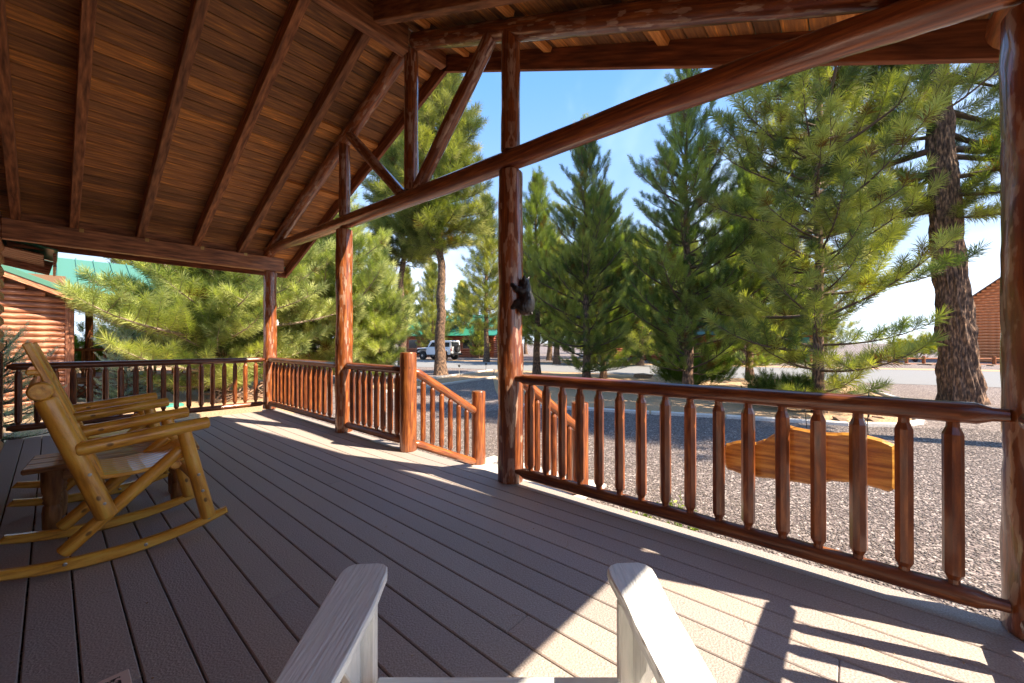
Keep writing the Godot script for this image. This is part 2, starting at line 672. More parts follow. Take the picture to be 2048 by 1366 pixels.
	ramp_tex("litter", [[0.0, 0.149, 0.083, 0.044], [0.4, 0.38, 0.248, 0.142], [0.7, 0.561, 0.38, 0.221], [1.0, 0.825, 0.594, 0.347]], 83, 0.09, 5, FastNoiseLite.TYPE_SIMPLEX_SMOOTH, 1024)
	ramp_tex("asphalt", [[0.0, 0.119, 0.121, 0.125], [0.5, 0.198, 0.202, 0.208], [1.0, 0.268, 0.272, 0.276]], 85, 0.2, 5)
	ramp_tex("concrete", [[0.0, 0.39, 0.364, 0.325], [0.5, 0.585, 0.546, 0.494], [1.0, 0.754, 0.715, 0.65]], 87, 0.05, 5)
	ramp_tex("siding", [[0.0, 0.13, 0.052, 0.029], [0.4, 0.299, 0.13, 0.072], [0.75, 0.468, 0.247, 0.156], [1.0, 0.78, 0.546, 0.416]], 91, 0.014, 5)


# ---------------------------------------------------------------- ground, street, beds
func build_ground() -> void:
	var gravel := ground("gravel", texs["gravel"], 0.75, bump_tex("gravel_bump", 82, 0.06, 1, 9.0, FastNoiseLite.TYPE_CELLULAR, 1024), 1.0)
	var litter := ground("litter", texs["litter"], 0.35, bump_tex("litter_bump", 84, 0.07, 4, 6.0), 0.8)
	var asphalt := ground("asphalt", texs["asphalt"], 0.6, bump_tex("litter_bump", 84, 0.07, 4, 6.0), 0.25)
	ground("concrete", texs["concrete"], 1.2, null, 0.0)
	setting("ground", sheet(V2([-900, -600, 900, -600, 900, 900, -900, 900]), G), gravel)
	# golden soil under the pines and at the far end of the porch
	setting("planting_bed", sheet(V2([-0.25, 10.35, 1.64, 9.62, 3.15, 9.08, 4.6, 8.6, 6.6, 7.8, 7.5, 7.72, 8.2, 8.0, 8.8, 8.6, 9.6, 9.6, 11.03, 11.4, 12.4, 14.0, 13.2, 16.6, -1.0, 24.1, -0.9, 18.8, -0.6, 14]), G + 0.004), litter)
	setting("soil_path", sheet(V2([-3.0, 14.7, -0.9, 18.7, -1.1, 23.9, -3.6, 18.2, -5.5, 14.9, -4.2, 13.2]), G + 0.004), litter)
	setting("soil", sheet(V2([-30, 2, -7.6, 2.0, -6.0, 4.4, -4.6, 7.6, -5.6, 11.5, -8.5, 17.5, -12, 25, -34, 32]), G + 0.004), litter)
	# the street, a little askew to the porch
	setting("road", sheet(V2([-34.6, 41.6, 17.6, 14.5, 60, -7.6, 66, -1, 28.4, 22.0, -4.9, 35.2, -31.5, 49.5]), G + 0.008), asphalt)
	setting("verge", sheet(V2([-31.5, 49.7, -4.9, 35.4, 28.4, 22.2, 66, -0.8, 68, 1.0, 29, 24.0, -4.4, 37.2, -30.8, 51.5]), G + 0.006), litter)
	edging("concrete_edging", "pale concrete edging curving round the pine bed behind the hanging slab", [-0.25, 10.35, 1.64, 9.62, 3.15, 9.08, 4.6, 8.6, 5.6, 8.2, 6.6, 7.8, 7.5, 7.72, 8.2, 8.0, 8.8, 8.6, 9.6, 9.6, 11.03, 11.4, 12.4, 14.0])
	edging("concrete_edging", "pale concrete strip nearest the dark gravel, seen past the lower stair post", [-4.2, 13.0, -2.9, 14.8, -1.9, 16.7, -0.8, 18.7])
	edging("concrete_edging", "pale concrete strip starting at the foot of the slim pine by the street", [-4.6, 16.0, -3.5, 18.1, -2.4, 20.9, -1.2, 23.6])
	scatter_gravel()


func edging(called: String, label: String, flat: Array) -> void:
	var q := V2(flat)
	var o := thing(called, label, "edging", Vector3.ZERO, "concrete edging strips in the yard")
	for k in q.size() - 1:
		var e := (q[k + 1] - q[k]).normalized() * 0.02
		beam("kerb_stone", Y(q[k].x + e.x, q[k].y + e.y, G + 0.02), Y(q[k + 1].x - e.x, q[k + 1].y - e.y, G + 0.02), 0.14, 0.1, mats["concrete"], o, 0.012)


func stone_mesh(seed_: int, flatness := 0.6) -> ArrayMesh:
	var mb := MB.new()
	var r := RandomNumberGenerator.new()
	r.seed = seed_
	var rows := [[-1.0, 1, 0.0], [-0.45, 5, 0.9], [0.45, 5, 0.85], [1.0, 1, 0.0]]
	var pts := []
	for w in rows:
		var row := []
		for k in w[1]:
			var t: float = TAU * (k + 0.5 * w[0]) / 5.0
			var f := r.randf_range(0.7, 1.2)
			row.append(Vector3(cos(t) * w[2] * f, w[0] * flatness * r.randf_range(0.8, 1.1), sin(t) * w[2] * f))
		pts.append(row)
	for k in 5:
		var n := (k + 1) % 5
		mb.tri(pts[0][0], pts[1][k], pts[1][n])
		mb.quad(pts[1][k], pts[2][k], pts[2][n], pts[1][n])
		mb.tri(pts[3][0], pts[2][n], pts[2][k])
	return mb.done()


func scatter_gravel() -> void:   # the loose lava stones near the porch; farther off the ground material takes over
	rng.seed = 400
	var mat := StandardMaterial3D.new()
	mat.resource_name = "lava_stone"
	mat.vertex_color_use_as_albedo = true
	mat.roughness = 0.9
	var xs := []
	for k in 150000:
		var a := rng.randf_range(-4.5, 6.6)
		var b := 2.78 + pow(rng.randf(), 1.35) * 8.6
		var p := P(a, b, G)
		var r := b * CO - a * SI
		var d := a * CO + b * SI
		if d < 1.2 or absf(r / d) > 1.45 or d > 10.5 or (a > 2.0 and a < 4.0 and b < 3.9):
			continue
		if d > 7.6 and r > -0.3 and d > 10.35 - 0.36 * (r + 0.25):
			continue
		xs.append(p)
	var mm := MultiMesh.new()
	mm.transform_format = MultiMesh.TRANSFORM_3D
	mm.use_colors = true
	mm.mesh = stone_mesh(5)
	mm.mesh.surface_set_material(0, mat)
	mm.instance_count = xs.size()
	for k in xs.size():
		var s := rng.randf_range(0.005, 0.0112)
		var bas := Basis.from_euler(Vector3(rng.randf_range(-0.5, 0.5), rng.randf() * TAU, rng.randf_range(-0.5, 0.5))).scaled(Vector3(s, s * rng.randf_range(0.6, 1.0), s))
		mm.set_instance_transform(k, Transform3D(bas, xs[k] + Vector3(0, s * 0.35, 0)))
		var v := rng.randf_range(0.6, 1.35)
		var red := rng.randf()
		mm.set_instance_color(k, Color(0.2 * v, (0.16 + 0.02 * red) * v, (0.138 + 0.03 * red) * v))
	var o := MultiMeshInstance3D.new()
	o.name = numbered("loose_gravel")
	o.multimesh = mm
	o.set_meta("kind", "stuff")
	tag(o, "loose brown lava gravel covering the yard in front of the porch", "gravel")
	add_child(o)


# ---------------------------------------------------------------- house wall behind the seat
func roof_y(a: float) -> float:
	return YP - (SL * (a - AR) if a > AR else SR * (AR - a))


func build_house() -> void:
	var o := thing("house", "brown log house wall at the left edge, with its pale-edged roof corner", "house")
	var m := wood("siding_x", texs["siding"], 0, 4.0, 0.4, 0.5, 0.0, lin(1.0, 0.85, 0.72))
	var inner := plain("wall_core", lin(0.2, 0.1, 0.055))
	# core: two slabs up to the roof
	var outline := PackedVector2Array([Vector2(-2.5, -0.42), Vector2(8.52, -0.42), Vector2(8.52, 2.75), Vector2(AR, 4.62), Vector2(-1.2, 2.5), Vector2(-2.5, 2.5)])
	part("wall", extrude(outline, 0.2, 0.0), inner, o, Transform3D(Basis(Vector3(0, 0, -1), Vector3.UP, Vector3(1, 0, 0)), Vector3(-0.61, 0, 0)))
	var y := -0.33
	var k := 0
	while y < 4.5:
		var hi := 8.66
		var lo := -2.5
		if y > 2.3:
			hi = minf(8.66, AR + (4.6 - y) / SL)
			lo = maxf(-1.2, AR - (4.6 - y) / SR)
		if hi - lo > 0.4:
			log_part("log_course", P(lo, -0.5, y), P(hi, -0.5, y), 0.09, 0.09, m, o, 900 + k, 0.02, 10)
		y += 0.165
		k += 1
	# the end wall, seen as a sliver
	part("end_wall", cbox(Vector3(4.0, 3.2, 0.2), 0.0), inner, o, Transform3D(Basis.IDENTITY, P(8.42, -2.71, 1.18)))
	# the main roof's corner beyond the porch: soffit boards, rafter tails, pale fascia
	var trim := wood("trim_x", texs["siding"], 0, 5.0, 0.5, 0.5, 0.0, lin(1.2, 1.1, 0.95))
	var brown := wood("soffit_x", texs["beam"], 0, 4.0, 0.4, 0.6, 0.0, lin(0.9, 0.8, 0.7))
	for q in 6:
		var t := q / 5.0
		beam("soffit_board", P(lerpf(8.62, 9.55, t), -1.6, 2.72 + 0.03 * t), P(lerpf(8.62, 9.55, t), -0.07, 2.42 - 0.02 * t), 0.17, 0.02, brown, o, 0.004)
	beam("fascia", P(9.68, -1.6, 2.74), P(9.68, 0.0, 2.38), 0.03, 0.22, trim, o, 0.004)
	beam("fascia", P(8.55, 0.03, 2.37), P(9.7, 0.03, 2.37), 0.03, 0.2, trim, o, 0.004)
	var green := plain("green_metal", lin(0.03, 0.2, 0.13), 0.35, 0.0)
	beam("roof_panel", P(9.1, -2.0, 2.96), P(9.1, 0.06, 2.50), 1.25, 0.02, green, o, 0.002)


# ---------------------------------------------------------------- deck
func build_deck() -> void:
	var o := thing("porch_deck", "grey-brown composite board deck of the porch", "deck")
	var tints := [lin(1, 1, 1), lin(0.88, 0.88, 0.89), lin(1.09, 1.07, 1.05), lin(0.95, 0.94, 0.97), lin(1.03, 0.99, 0.97)]
	var ms := []
	for k in 5:
		var m := ground("deck_%d" % k, texs["deck"], 1.1, bump_tex("deck_bump", 52, 0.14, 5, 4.0), 0.35, 0.6)
		m.albedo_color = tints[k]
		m.uv1_offset = Vector3(0.13 * k, 0, 0.37 * k)
		ms.append(m)
	rng.seed = 12
	var w := 0.139
	var pitch := 0.1455
	var b := -0.36
	var row := 0
	var joints := {3: [1.95], 5: [0.62, 4.6], 7: [2.08], 9: [5.6], 11: [1.1], 13: [3.4], 15: [0.05, 6.0], 17: [2.6], 19: [4.2]}
	while b < 2.64:
		var cuts: Array = [-1.0] + joints.get(row, []) + [7.93]
		for k in cuts.size() - 1:
			var lo: float = cuts[k] + 0.0012
			var hi: float = cuts[k + 1] - 0.0012
			part("deck_board", cbox(Vector3(w, 0.025, snappedf(hi - lo, 0.0001)), 0.004), ms[rng.randi() % 5], o, Transform3D(Basis.IDENTITY, P((lo + hi) / 2, b + w / 2, -0.0125)))
		b += pitch
		row += 1
	var joist := wood("joist_x", texs["beam"], 0, 4.0, 0.4, 0.8, 0.0, lin(0.5, 0.5, 0.5))
	for k in 10:
		var a := -0.95 + k * 0.97
		beam("joist", P(a, -0.35, -0.125), P(a, 2.6, -0.125), 0.04, 0.19, joist, o)
	beam("rim_board", P(-1.0, 2.655, -0.145), P(7.93, 2.655, -0.145), 0.03, 0.22, joist, o)
	beam("rim_board", P(7.95, -0.35, -0.145), P(7.95, 2.62, -0.145), 0.03, 0.22, joist, o)


# ---------------------------------------------------------------- posts and log truss
func build_posts_and_truss() -> void:
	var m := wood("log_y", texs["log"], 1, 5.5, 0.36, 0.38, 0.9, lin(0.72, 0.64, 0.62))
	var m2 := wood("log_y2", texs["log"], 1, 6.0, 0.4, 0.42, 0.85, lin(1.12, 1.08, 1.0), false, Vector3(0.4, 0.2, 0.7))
	worn_and_gloss(m)
	worn_and_gloss(m2)
	var grp := "peeled log posts carrying the porch roof"
	for d in [
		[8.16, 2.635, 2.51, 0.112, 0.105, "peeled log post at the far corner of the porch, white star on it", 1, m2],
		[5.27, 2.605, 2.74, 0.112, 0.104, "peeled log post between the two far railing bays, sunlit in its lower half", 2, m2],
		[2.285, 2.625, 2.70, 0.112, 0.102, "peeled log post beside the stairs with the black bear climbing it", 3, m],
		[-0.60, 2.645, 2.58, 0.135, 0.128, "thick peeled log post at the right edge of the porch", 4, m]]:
		var o := thing("porch_post", d[5], "post", P(d[0], d[1], 0), grp)
		part("shaft", log_mesh(d[2], d[3], d[4], d[6] * 17, 0.12, 30), d[7], o)
		part("footing", cbox(Vector3(0.2, 0.42, 0.2), 0.01), mats["concrete"], o, Transform3D(Basis.IDENTITY, Vector3(0, -0.235, 0)))
	# the truss over the front
	var t := thing("log_truss", "red-brown peeled log truss across the front gable of the porch", "truss", P(0, 2.6, 0))
	var chord := MB.new()
	var pts := PackedVector3Array()
	var rads := PackedFloat32Array()
	var prof := [[8.3, 2.9, 0.075], [7.93, 2.9, 0.08], [6.6, 2.868, 0.086], [5.23, 2.835, 0.09], [3.79, 2.808, 0.09], [2.33, 2.784, 0.088], [1.03, 2.774, 0.086], [0.02, 2.724, 0.084], [-0.45, 2.69, 0.082], [-0.8, 2.665, 0.08]]
	lognoise.seed = 60
	lognoise.frequency = 1.0
	for k in prof.size() - 1:
		for q in 8:
			var f := q / 8.0
			pts.push_back(Vector3(lognoise.get_noise_1d(k + f) * 0.008, lerpf(prof[k][1], prof[k + 1][1], f), -lerpf(prof[k][0], prof[k + 1][0], f)))
			rads.push_back(lerpf(prof[k][2], prof[k + 1][2], f) * (1.0 + 0.05 * lognoise.get_noise_1d(20 + (k + f) * 2.0)))
	chord.tube(pts, rads, 22)
	part("bottom_chord", chord.done(), wood("log_z", texs["log"], 2, 5.5, 0.36, 0.38, 0.9, lin(0.75, 0.67, 0.65)), t)
	var L := func(called: String, a0: float, y0: float, a1: float, y1: float, r0: float, r1: float, sd: int, mm: Material, db := 0.0) -> void:
		log_part(called, Vector3(db, y0, -a0), Vector3(db, y1, -a1), r0, r1, mm, t, sd, 0.08, 22)
	L.call("rafter_log", 8.35, roof_y(8.35) - 0.115, 3.8, roof_y(3.8) - 0.13, 0.088, 0.082, 71, m2)
	L.call("rafter_log", -1.0, roof_y(-1.0) - 0.11, 3.64, roof_y(3.64) - 0.12, 0.088, 0.084, 72, m)
	L.call("king_post", 3.72, 2.88, 3.72, 4.42, 0.076, 0.074, 73, m)
	L.call("web_post", 5.25, 2.91, 5.25, 3.93, 0.074, 0.07, 74, m)
	L.call("web_post", 2.26, 2.86, 2.26, 3.93, 0.083, 0.08, 75, m)
	L.call("web_brace", 3.88, 2.88, 5.08, 3.96, 0.066, 0.064, 76, m, -0.012)
	L.call("web_brace", 3.58, 2.86, 2.44, 4.0, 0.07, 0.068, 77, m, -0.012)


# ---------------------------------------------------------------- roof
func slope_x(far: bool, a: float, b: float, below: float) -> Transform3D:   # local x along the rafter, y square to the boards
	var x := Vector3(0, -SL, -1).normalized() if far else Vector3(0, SR, -1).normalized()
	var y := Vector3(0, 1, 0) - x * x.y
	y = y.normalized()
	return Transform3D(Basis(x, y, x.cross(y)), P(a, b, roof_y(a)) - y * below)


func build_roof() -> void:
	var o := thing("porch_roof", "gabled porch roof of brown boards on square rafters", "roof")
	rng.seed = 77
	var ms := []
	for k in 6:
		var tn: Color = [lin(1, 1, 1), lin(0.7, 0.7, 0.72), lin(1.2, 1.15, 1.05), lin(0.85, 0.84, 0.84), lin(1.5, 1.4, 1.0), lin(0.55, 0.55, 0.58)][k]
		ms.append(wood("ceiling_%d" % k, texs["ceiling"], 0, 2.6, 0.2, 0.72, 0.0, tn, true, Vector3(0.37 * k, 0.13 * k, 0.61 * k), 0.7))
	# boards: each runs out from the house to the barge
	for far in [true, false]:
		var fall := SL if far else SR
		var run := 4.98 if far else 4.82
		var slant := run * sqrt(1 + fall * fall)
		var w := 0.152
		var n := int(slant / 0.156)
		for k in n:
			var along_ := (k + 0.5) * slant / n
			var a := AR + (along_ if far else -along_) / sqrt(1 + fall * fall)
			var xf := slope_x(far, a, 1.325, 0.0)
			xf.origin += xf.basis.y * 0.0095
			# an outset of up to a millimetre and a half, and a run of grain of its own
			xf.origin += xf.basis.y * rng.randf_range(-0.0015, 0.0)
			if rng.randf() < 0.5:
				xf.basis = xf.basis * Basis(Vector3.UP, PI)
			part("ceiling_board", cbox(Vector3(snappedf(slant / n - 0.007, 0.0001), 0.019, 3.55), 0.006), ms[rng.randi() % 6], o, xf)
	var beam_m := wood("beam_x", texs["beam"], 0, 3.0, 0.35, 0.7, 0.0, lin(1.1, 1.0, 0.9))
	var beam_m2 := wood("beam_x2", texs["beam"], 0, 3.0, 0.4, 0.7, 0.0, lin(1.35, 1.15, 0.95), false, Vector3(0.4, 0.6, 0.1))
	var fir := wood("fir_x", texs["fir"], 0, 4.0, 0.5, 0.65)
	var dark := wood("barge_x", texs["beam"], 0, 3.0, 0.3, 0.7, 0.0, lin(0.95, 0.72, 0.62), false, Vector3(0.7, 0.2, 0.5))
	var k := 0
	for b in [0.2, 0.87, 1.54, 2.15, -0.3]:
		k += 1
		for far in [true, false]:
			var a0 := AR + 0.07 if far else AR - 0.07
			var a1 := 8.66 if far else -1.05
			var xf := slope_x(far, (a0 + a1) / 2, b, 0.092)
			var length := absf(a1 - a0) * sqrt(1 + (SL if far else SR) ** 2)
			part("rafter", cbox(Vector3(snappedf(length, 0.001), 0.18, 0.088), 0.005), [beam_m, beam_m2][k % 2], o, xf)
	beam("ridge_beam", P(AR, -0.45, 4.49), P(AR, 2.52, 4.49), 0.13, 0.28, wood("ridge_x", texs["beam"], 0, 3.0, 0.35, 0.7, 0.0, lin(1.2, 1.05, 0.9)), o)
	beam("ridge_board", P(AR, 2.68, 4.56), P(AR, 3.06, 4.56), 0.1, 0.16, beam_m2, o)
	# barge boards and eave boards
	for far in [true, false]:
		var a0 := AR + 0.002 if far else AR - 0.002
		var a1 := 8.74 if far else -1.1
		var xf := slope_x(far, (a0 + a1) / 2, 3.1, 0.093)
		part("barge_board", cbox(Vector3(snappedf(absf(a1 - a0) * sqrt(1 + (SL if far else SR) ** 2), 0.001), 0.186, 0.045), 0.004), dark, o, xf)
		var ae := 8.73 if far else -1.12
		beam("eave_board", P(ae, -0.4, roof_y(ae) - 0.1), P(ae, 3.12, roof_y(ae) - 0.1), 0.03, 0.19, dark, o)
	# lookouts: flat sticks laid from the last rafter over the truss to the barge
	for a in [4.03, 5.25, 6.42, 7.65, 3.32, 2.19, 1.1, 0.02]:
		var far: bool = a > AR
		for seg in [[2.2, 2.53], [2.67, 3.07]]:
			var xf := slope_x(far, a, (seg[0] + seg[1]) / 2, 0.024)
			xf.basis = xf.basis * Basis(Vector3.UP, PI / 2)
			part("lookout", cbox(Vector3(seg[1] - seg[0], 0.044, 0.09), 0.003), fir, o, xf)
	# roofing on top
	var green := plain("green_metal", lin(0.03, 0.2, 0.13), 0.35, 0.0)
	for far in [true, false]:
		var a0 := AR
		var a1 := 8.8 if far else -1.18
		var xf := slope_x(far, (a0 + a1) / 2, 1.36, -0.045)
		part("roof_panel", cbox(Vector3(snappedf(absf(a1 - a0) * sqrt(1 + (SL if far else SR) ** 2), 0.001), 0.03, 3.62), 0.003), green, o, xf)
	# headers that carry the rafters
	var h := thing("header_beam", "square brown timber beam over the far end railing", "beam", Vector3.ZERO)
	beam("timber", P(8.14, -0.42, 2.645), P(8.14, 2.84, 2.645), 0.14, 0.26, wood("header_x", texs["beam"], 0, 2.6, 0.3, 0.6, 0.1, lin(1.5, 1.35, 1.2)), h, 0.012)
	for b in [0.53, 1.2, 1.84, -0.05, 2.4]:
		part("blocking", cbox(Vector3(0.56, 0.1, 0.04), 0.003), beam_m, h, along(P(8.14, b - 0.28, 2.835), P(8.14, b + 0.28, 2.835)))
	for b in [0.27, 0.94, 1.61, 2.22]:
		part("hanger", cbox(Vector3(0.045, 0.05, 0.003), 0.0), plain("brass", lin(0.55, 0.36, 0.12), 0.45, 0.6), h, along(P(8.066, b - 0.02, 2.75), P(8.066, b + 0.02, 2.75)))
	var h2 := thing("header_log", "weathered peeled log beam on top of the thick right post", "beam", Vector3.ZERO)
	log_part("log", P(-0.61, -0.4, 2.705), P(-0.61, 2.98, 2.705), 0.125, 0.13, wood("log_y3", texs["log"], 1, 5.5, 0.36, 0.4, 0.5, lin(1.25, 1.2, 1.15), false, Vector3(0.1, 0.5, 0.3)), h2, 81, 0.16, 26)


# ---------------------------------------------------------------- railings
func baluster_mesh(h: float) -> ArrayMesh:
	return faceted([[0.0, 0.021], [0.028, 0.022], [0.052, 0.0345], [h - 0.058, 0.0345], [h - 0.026, 0.022], [h, 0.021]], 8, true, "baluster%.3f" % h)


func railing(label: String, a0: float, b0: float, a1: float, b1: float, where: Array, seed_: int, ends := 0.05) -> Node3D:
	var o := thing("porch_railing", label, "railing", P(a0, b0, 0), "log railings round the porch")
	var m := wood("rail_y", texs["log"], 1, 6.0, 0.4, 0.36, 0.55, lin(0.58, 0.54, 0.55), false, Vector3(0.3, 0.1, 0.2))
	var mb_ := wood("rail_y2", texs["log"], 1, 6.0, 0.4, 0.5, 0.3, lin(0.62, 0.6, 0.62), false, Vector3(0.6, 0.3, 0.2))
	var org := P(a0, b0, 0)
	var e := P(a1, b1, 0) - org
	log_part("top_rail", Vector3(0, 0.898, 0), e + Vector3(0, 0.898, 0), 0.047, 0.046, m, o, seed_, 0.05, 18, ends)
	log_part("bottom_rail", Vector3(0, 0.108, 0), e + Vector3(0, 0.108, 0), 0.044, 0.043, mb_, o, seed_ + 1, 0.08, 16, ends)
	knotty(m)
	knotty(mb_)
	var bm := []
	for k in 4:
		bm.append(wood("baluster_%d" % k, texs["log"], 1, 4.5, 0.6, 0.36, 0.5, [lin(0.8, 0.76, 0.72), lin(0.66, 0.62, 0.6), lin(0.95, 0.9, 0.84), lin(0.75, 0.7, 0.7)][k], false, Vector3(0.23 * k, 0.31 * k, 0.17 * k)))
	var r := RandomNumberGenerator.new()
	r.seed = seed_
	for f in where:
		var q := e * float(f)
		part("baluster", baluster_mesh(0.72), bm[r.randi() % 4], o, Transform3D(Basis(Vector3.UP, r.randf_range(-0.3, 0.3)), q + Vector3(r.randf_range(-0.003, 0.003), 0.138, r.randf_range(-0.003, 0.003))))
	return o


func steps(first: float, step: float, n: int, lo: float, hi: float) -> Array:
	var o := []
	for k in n:
		o.append((first + step * k - lo) / (hi - lo))
	return o


func build_railings() -> void:
	railing("log railing with the live-edge slab hung on it, right of the stairs", -0.48, 2.595, 2.19, 2.595, steps(-0.325, 0.1575, 16, -0.48, 2.19), 201, 0.09)
	railing("short log railing bay between the stairs and the sunlit middle post", 3.87, 2.59, 5.17, 2.59, steps(3.97, 0.148, 8, 3.87, 5.17), 211)
	railing("log railing bay between the far corner post and the next post", 5.36, 2.59, 8.07, 2.6, steps(5.66, 0.169, 14, 5.36, 8.07), 221)
	railing("log railing across the far end of the porch, behind the rocking chairs", 8.13, -0.37, 8.13, 2.53, steps(-0.27, 0.1567, 18, -0.37, 2.53), 231)
	railing("log railing at the near right end of the porch, casting striped shadow", -0.52, -0.3, -0.52, 2.5, steps(-0.2, 0.157, 17, -0.3, 2.5), 241)
	var m := wood("newel_y", texs["log"], 1, 6.0, 0.4, 0.42, 0.85, lin(1.1, 1.08, 1.0), false, Vector3(0.4, 0.2, 0.7))
	knotty(m)
	var n := thing("newel_post", "round varnished newel post at the top of the stairs", "post", P(3.785, 2.61, 0))
	part("shaft", log_mesh(1.095, 0.093, 0.091, 251, 0.025, 26), m, n)
	var dk := wood("log_y4", texs["log"], 1, 6.0, 0.4, 0.4, 0.4, lin(0.5, 0.45, 0.45))
	var n2 := thing("newel_post", "dark square post ending the railing at the house wall", "post", P(8.14, -0.46, 0))
	part("shaft", cbox(Vector3(0.13, 1.08, 0.13), 0.012), dk, n2, Transform3D(Basis.IDENTITY, Vector3(0, 0.54, 0)))


func build_stairs() -> void:
	var o := thing("stairs", "low wooden stairs from the porch down to the gravel", "stairs", Vector3.ZERO)
	var tread: StandardMaterial3D = mats["deck_1"]
	for k in 2:
		var y := -0.14 * (k + 1)
		for q in 2:
			part("tread", cbox(Vector3(0.138, 0.026, 1.36), 0.004), tread, o, Transform3D(Basis.IDENTITY, P(3.02, 2.735 + 0.29 * k + 0.145 * q, y - 0.013)))
		part("riser", cbox(Vector3(0.02, 0.11, 1.36), 0.003), mats["joist_x"], o, Transform3D(Basis.IDENTITY, P(3.02, 2.94 + 0.29 * k, y - 0.082)))
	part("landing_slab", cbox(Vector3(0.75, 0.06, 1.75), 0.01), mats["concrete"], o, Transform3D(Basis.IDENTITY, P(3.0, 3.72, G + 0.005)))
	var grp := "log handrails beside the stairs"
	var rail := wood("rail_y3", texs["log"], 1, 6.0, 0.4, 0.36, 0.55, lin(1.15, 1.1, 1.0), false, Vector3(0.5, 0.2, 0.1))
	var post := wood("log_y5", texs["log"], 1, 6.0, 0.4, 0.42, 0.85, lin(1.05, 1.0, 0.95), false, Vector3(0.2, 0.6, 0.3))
	knotty(rail)
	knotty(post)
	for d in [[3.77, "log handrail on the left of the stairs, seen from the porch", "short round post at the bottom left of the stairs", 261], [2.23, "log handrail on the right of the stairs, partly behind the bear's post", "short round post at the bottom right of the stairs, behind balusters", 271]]:
		var a: float = d[0]
		var h := thing("stair_railing", d[1], "railing", P(a, 2.66, 0), grp)
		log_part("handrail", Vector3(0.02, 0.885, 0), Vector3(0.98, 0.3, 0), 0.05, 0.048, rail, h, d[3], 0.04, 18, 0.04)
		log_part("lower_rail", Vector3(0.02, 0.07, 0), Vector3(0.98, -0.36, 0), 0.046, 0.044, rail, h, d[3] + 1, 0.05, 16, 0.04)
		for k in 6:
			var x := 0.14 + 0.135 * k
			var y0 := 0.07 - 0.448 * (x - 0.02) + 0.03
			var y1 := 0.885 - 0.61 * (x - 0.02) - 0.03
			part("baluster", faceted([[0.0, 0.02], [0.025, 0.021], [0.05, 0.031], [y1 - y0 - 0.05, 0.031], [y1 - y0 - 0.02, 0.019], [y1 - y0, 0.018]], 10), mats["baluster_%d" % (k % 4)], h, Transform3D(Basis.IDENTITY, Vector3(x, y0, 0)))
		var p := thing("newel_post", d[2], "post", P(a, 3.69, G), "short posts at the foot of the stairs")
		part("shaft", log_mesh(0.985, 0.092, 0.09, d[3] + 3, 0.025, 24), post, p)


# ---------------------------------------------------------------- pines
func tuft_mesh(key: String, needles: int, axis: float, length: float, width: float, spread_lo: float, spread_hi: float, seed_: int) -> ArrayMesh:
	if shapes.has(key):
		return shapes[key]
	var mb := MB.new()
	var r := RandomNumberGenerator.new()
	r.seed = seed_
	for k in needles:
		var t := float(k) / needles
		var th := k * 2.39996 + r.randf_range(-0.3, 0.3)
		var sp := deg_to_rad(lerpf(spread_hi, spread_lo, t) + r.randf_range(-9, 9))
		var out := Vector3(cos(th), 0, sin(th))
		var d := (Vector3.UP * cos(sp) + out * sin(sp)).normalized()
		var l := length * r.randf_range(0.75, 1.1)
		var p := Vector3.UP * axis * t
		var s := d.cross(out.rotated(Vector3.UP, 1.2)).normalized() * width * 0.5
		var tip := p + d * l + Vector3(0, -0.08 * l * sin(sp), 0)
		var mid := p + d * l * 0.55
		var nn := d.cross(s).normalized()
		if nn.dot(out) < 0:
			nn = -nn
		nn = (nn + out * 0.5).normalized()
		var a := mb.vert(p - s * 0.5, nn)
		mb.vert(p + s * 0.5, nn)
		mb.vert(mid + s, nn)
		mb.vert(mid - s, nn)
		mb.vert(tip, nn)
		mb.i.append_array([a, a + 2, a + 1, a, a + 3, a + 2, a + 3, a + 4, a + 2])
	shapes[key] = mb.done()
	return shapes[key]


func needle_mat(key: String, back: Color) -> StandardMaterial3D:
	if mats.has(key):
		return mats[key]
	var m := StandardMaterial3D.new()
	m.resource_name = key
	m.vertex_color_use_as_albedo = true
	m.roughness = 0.55
	m.metallic_specular = 0.4
	m.cull_mode = BaseMaterial3D.CULL_DISABLED
	m.backlight_enabled = true
	m.backlight = back
	mats[key] = m
	return m


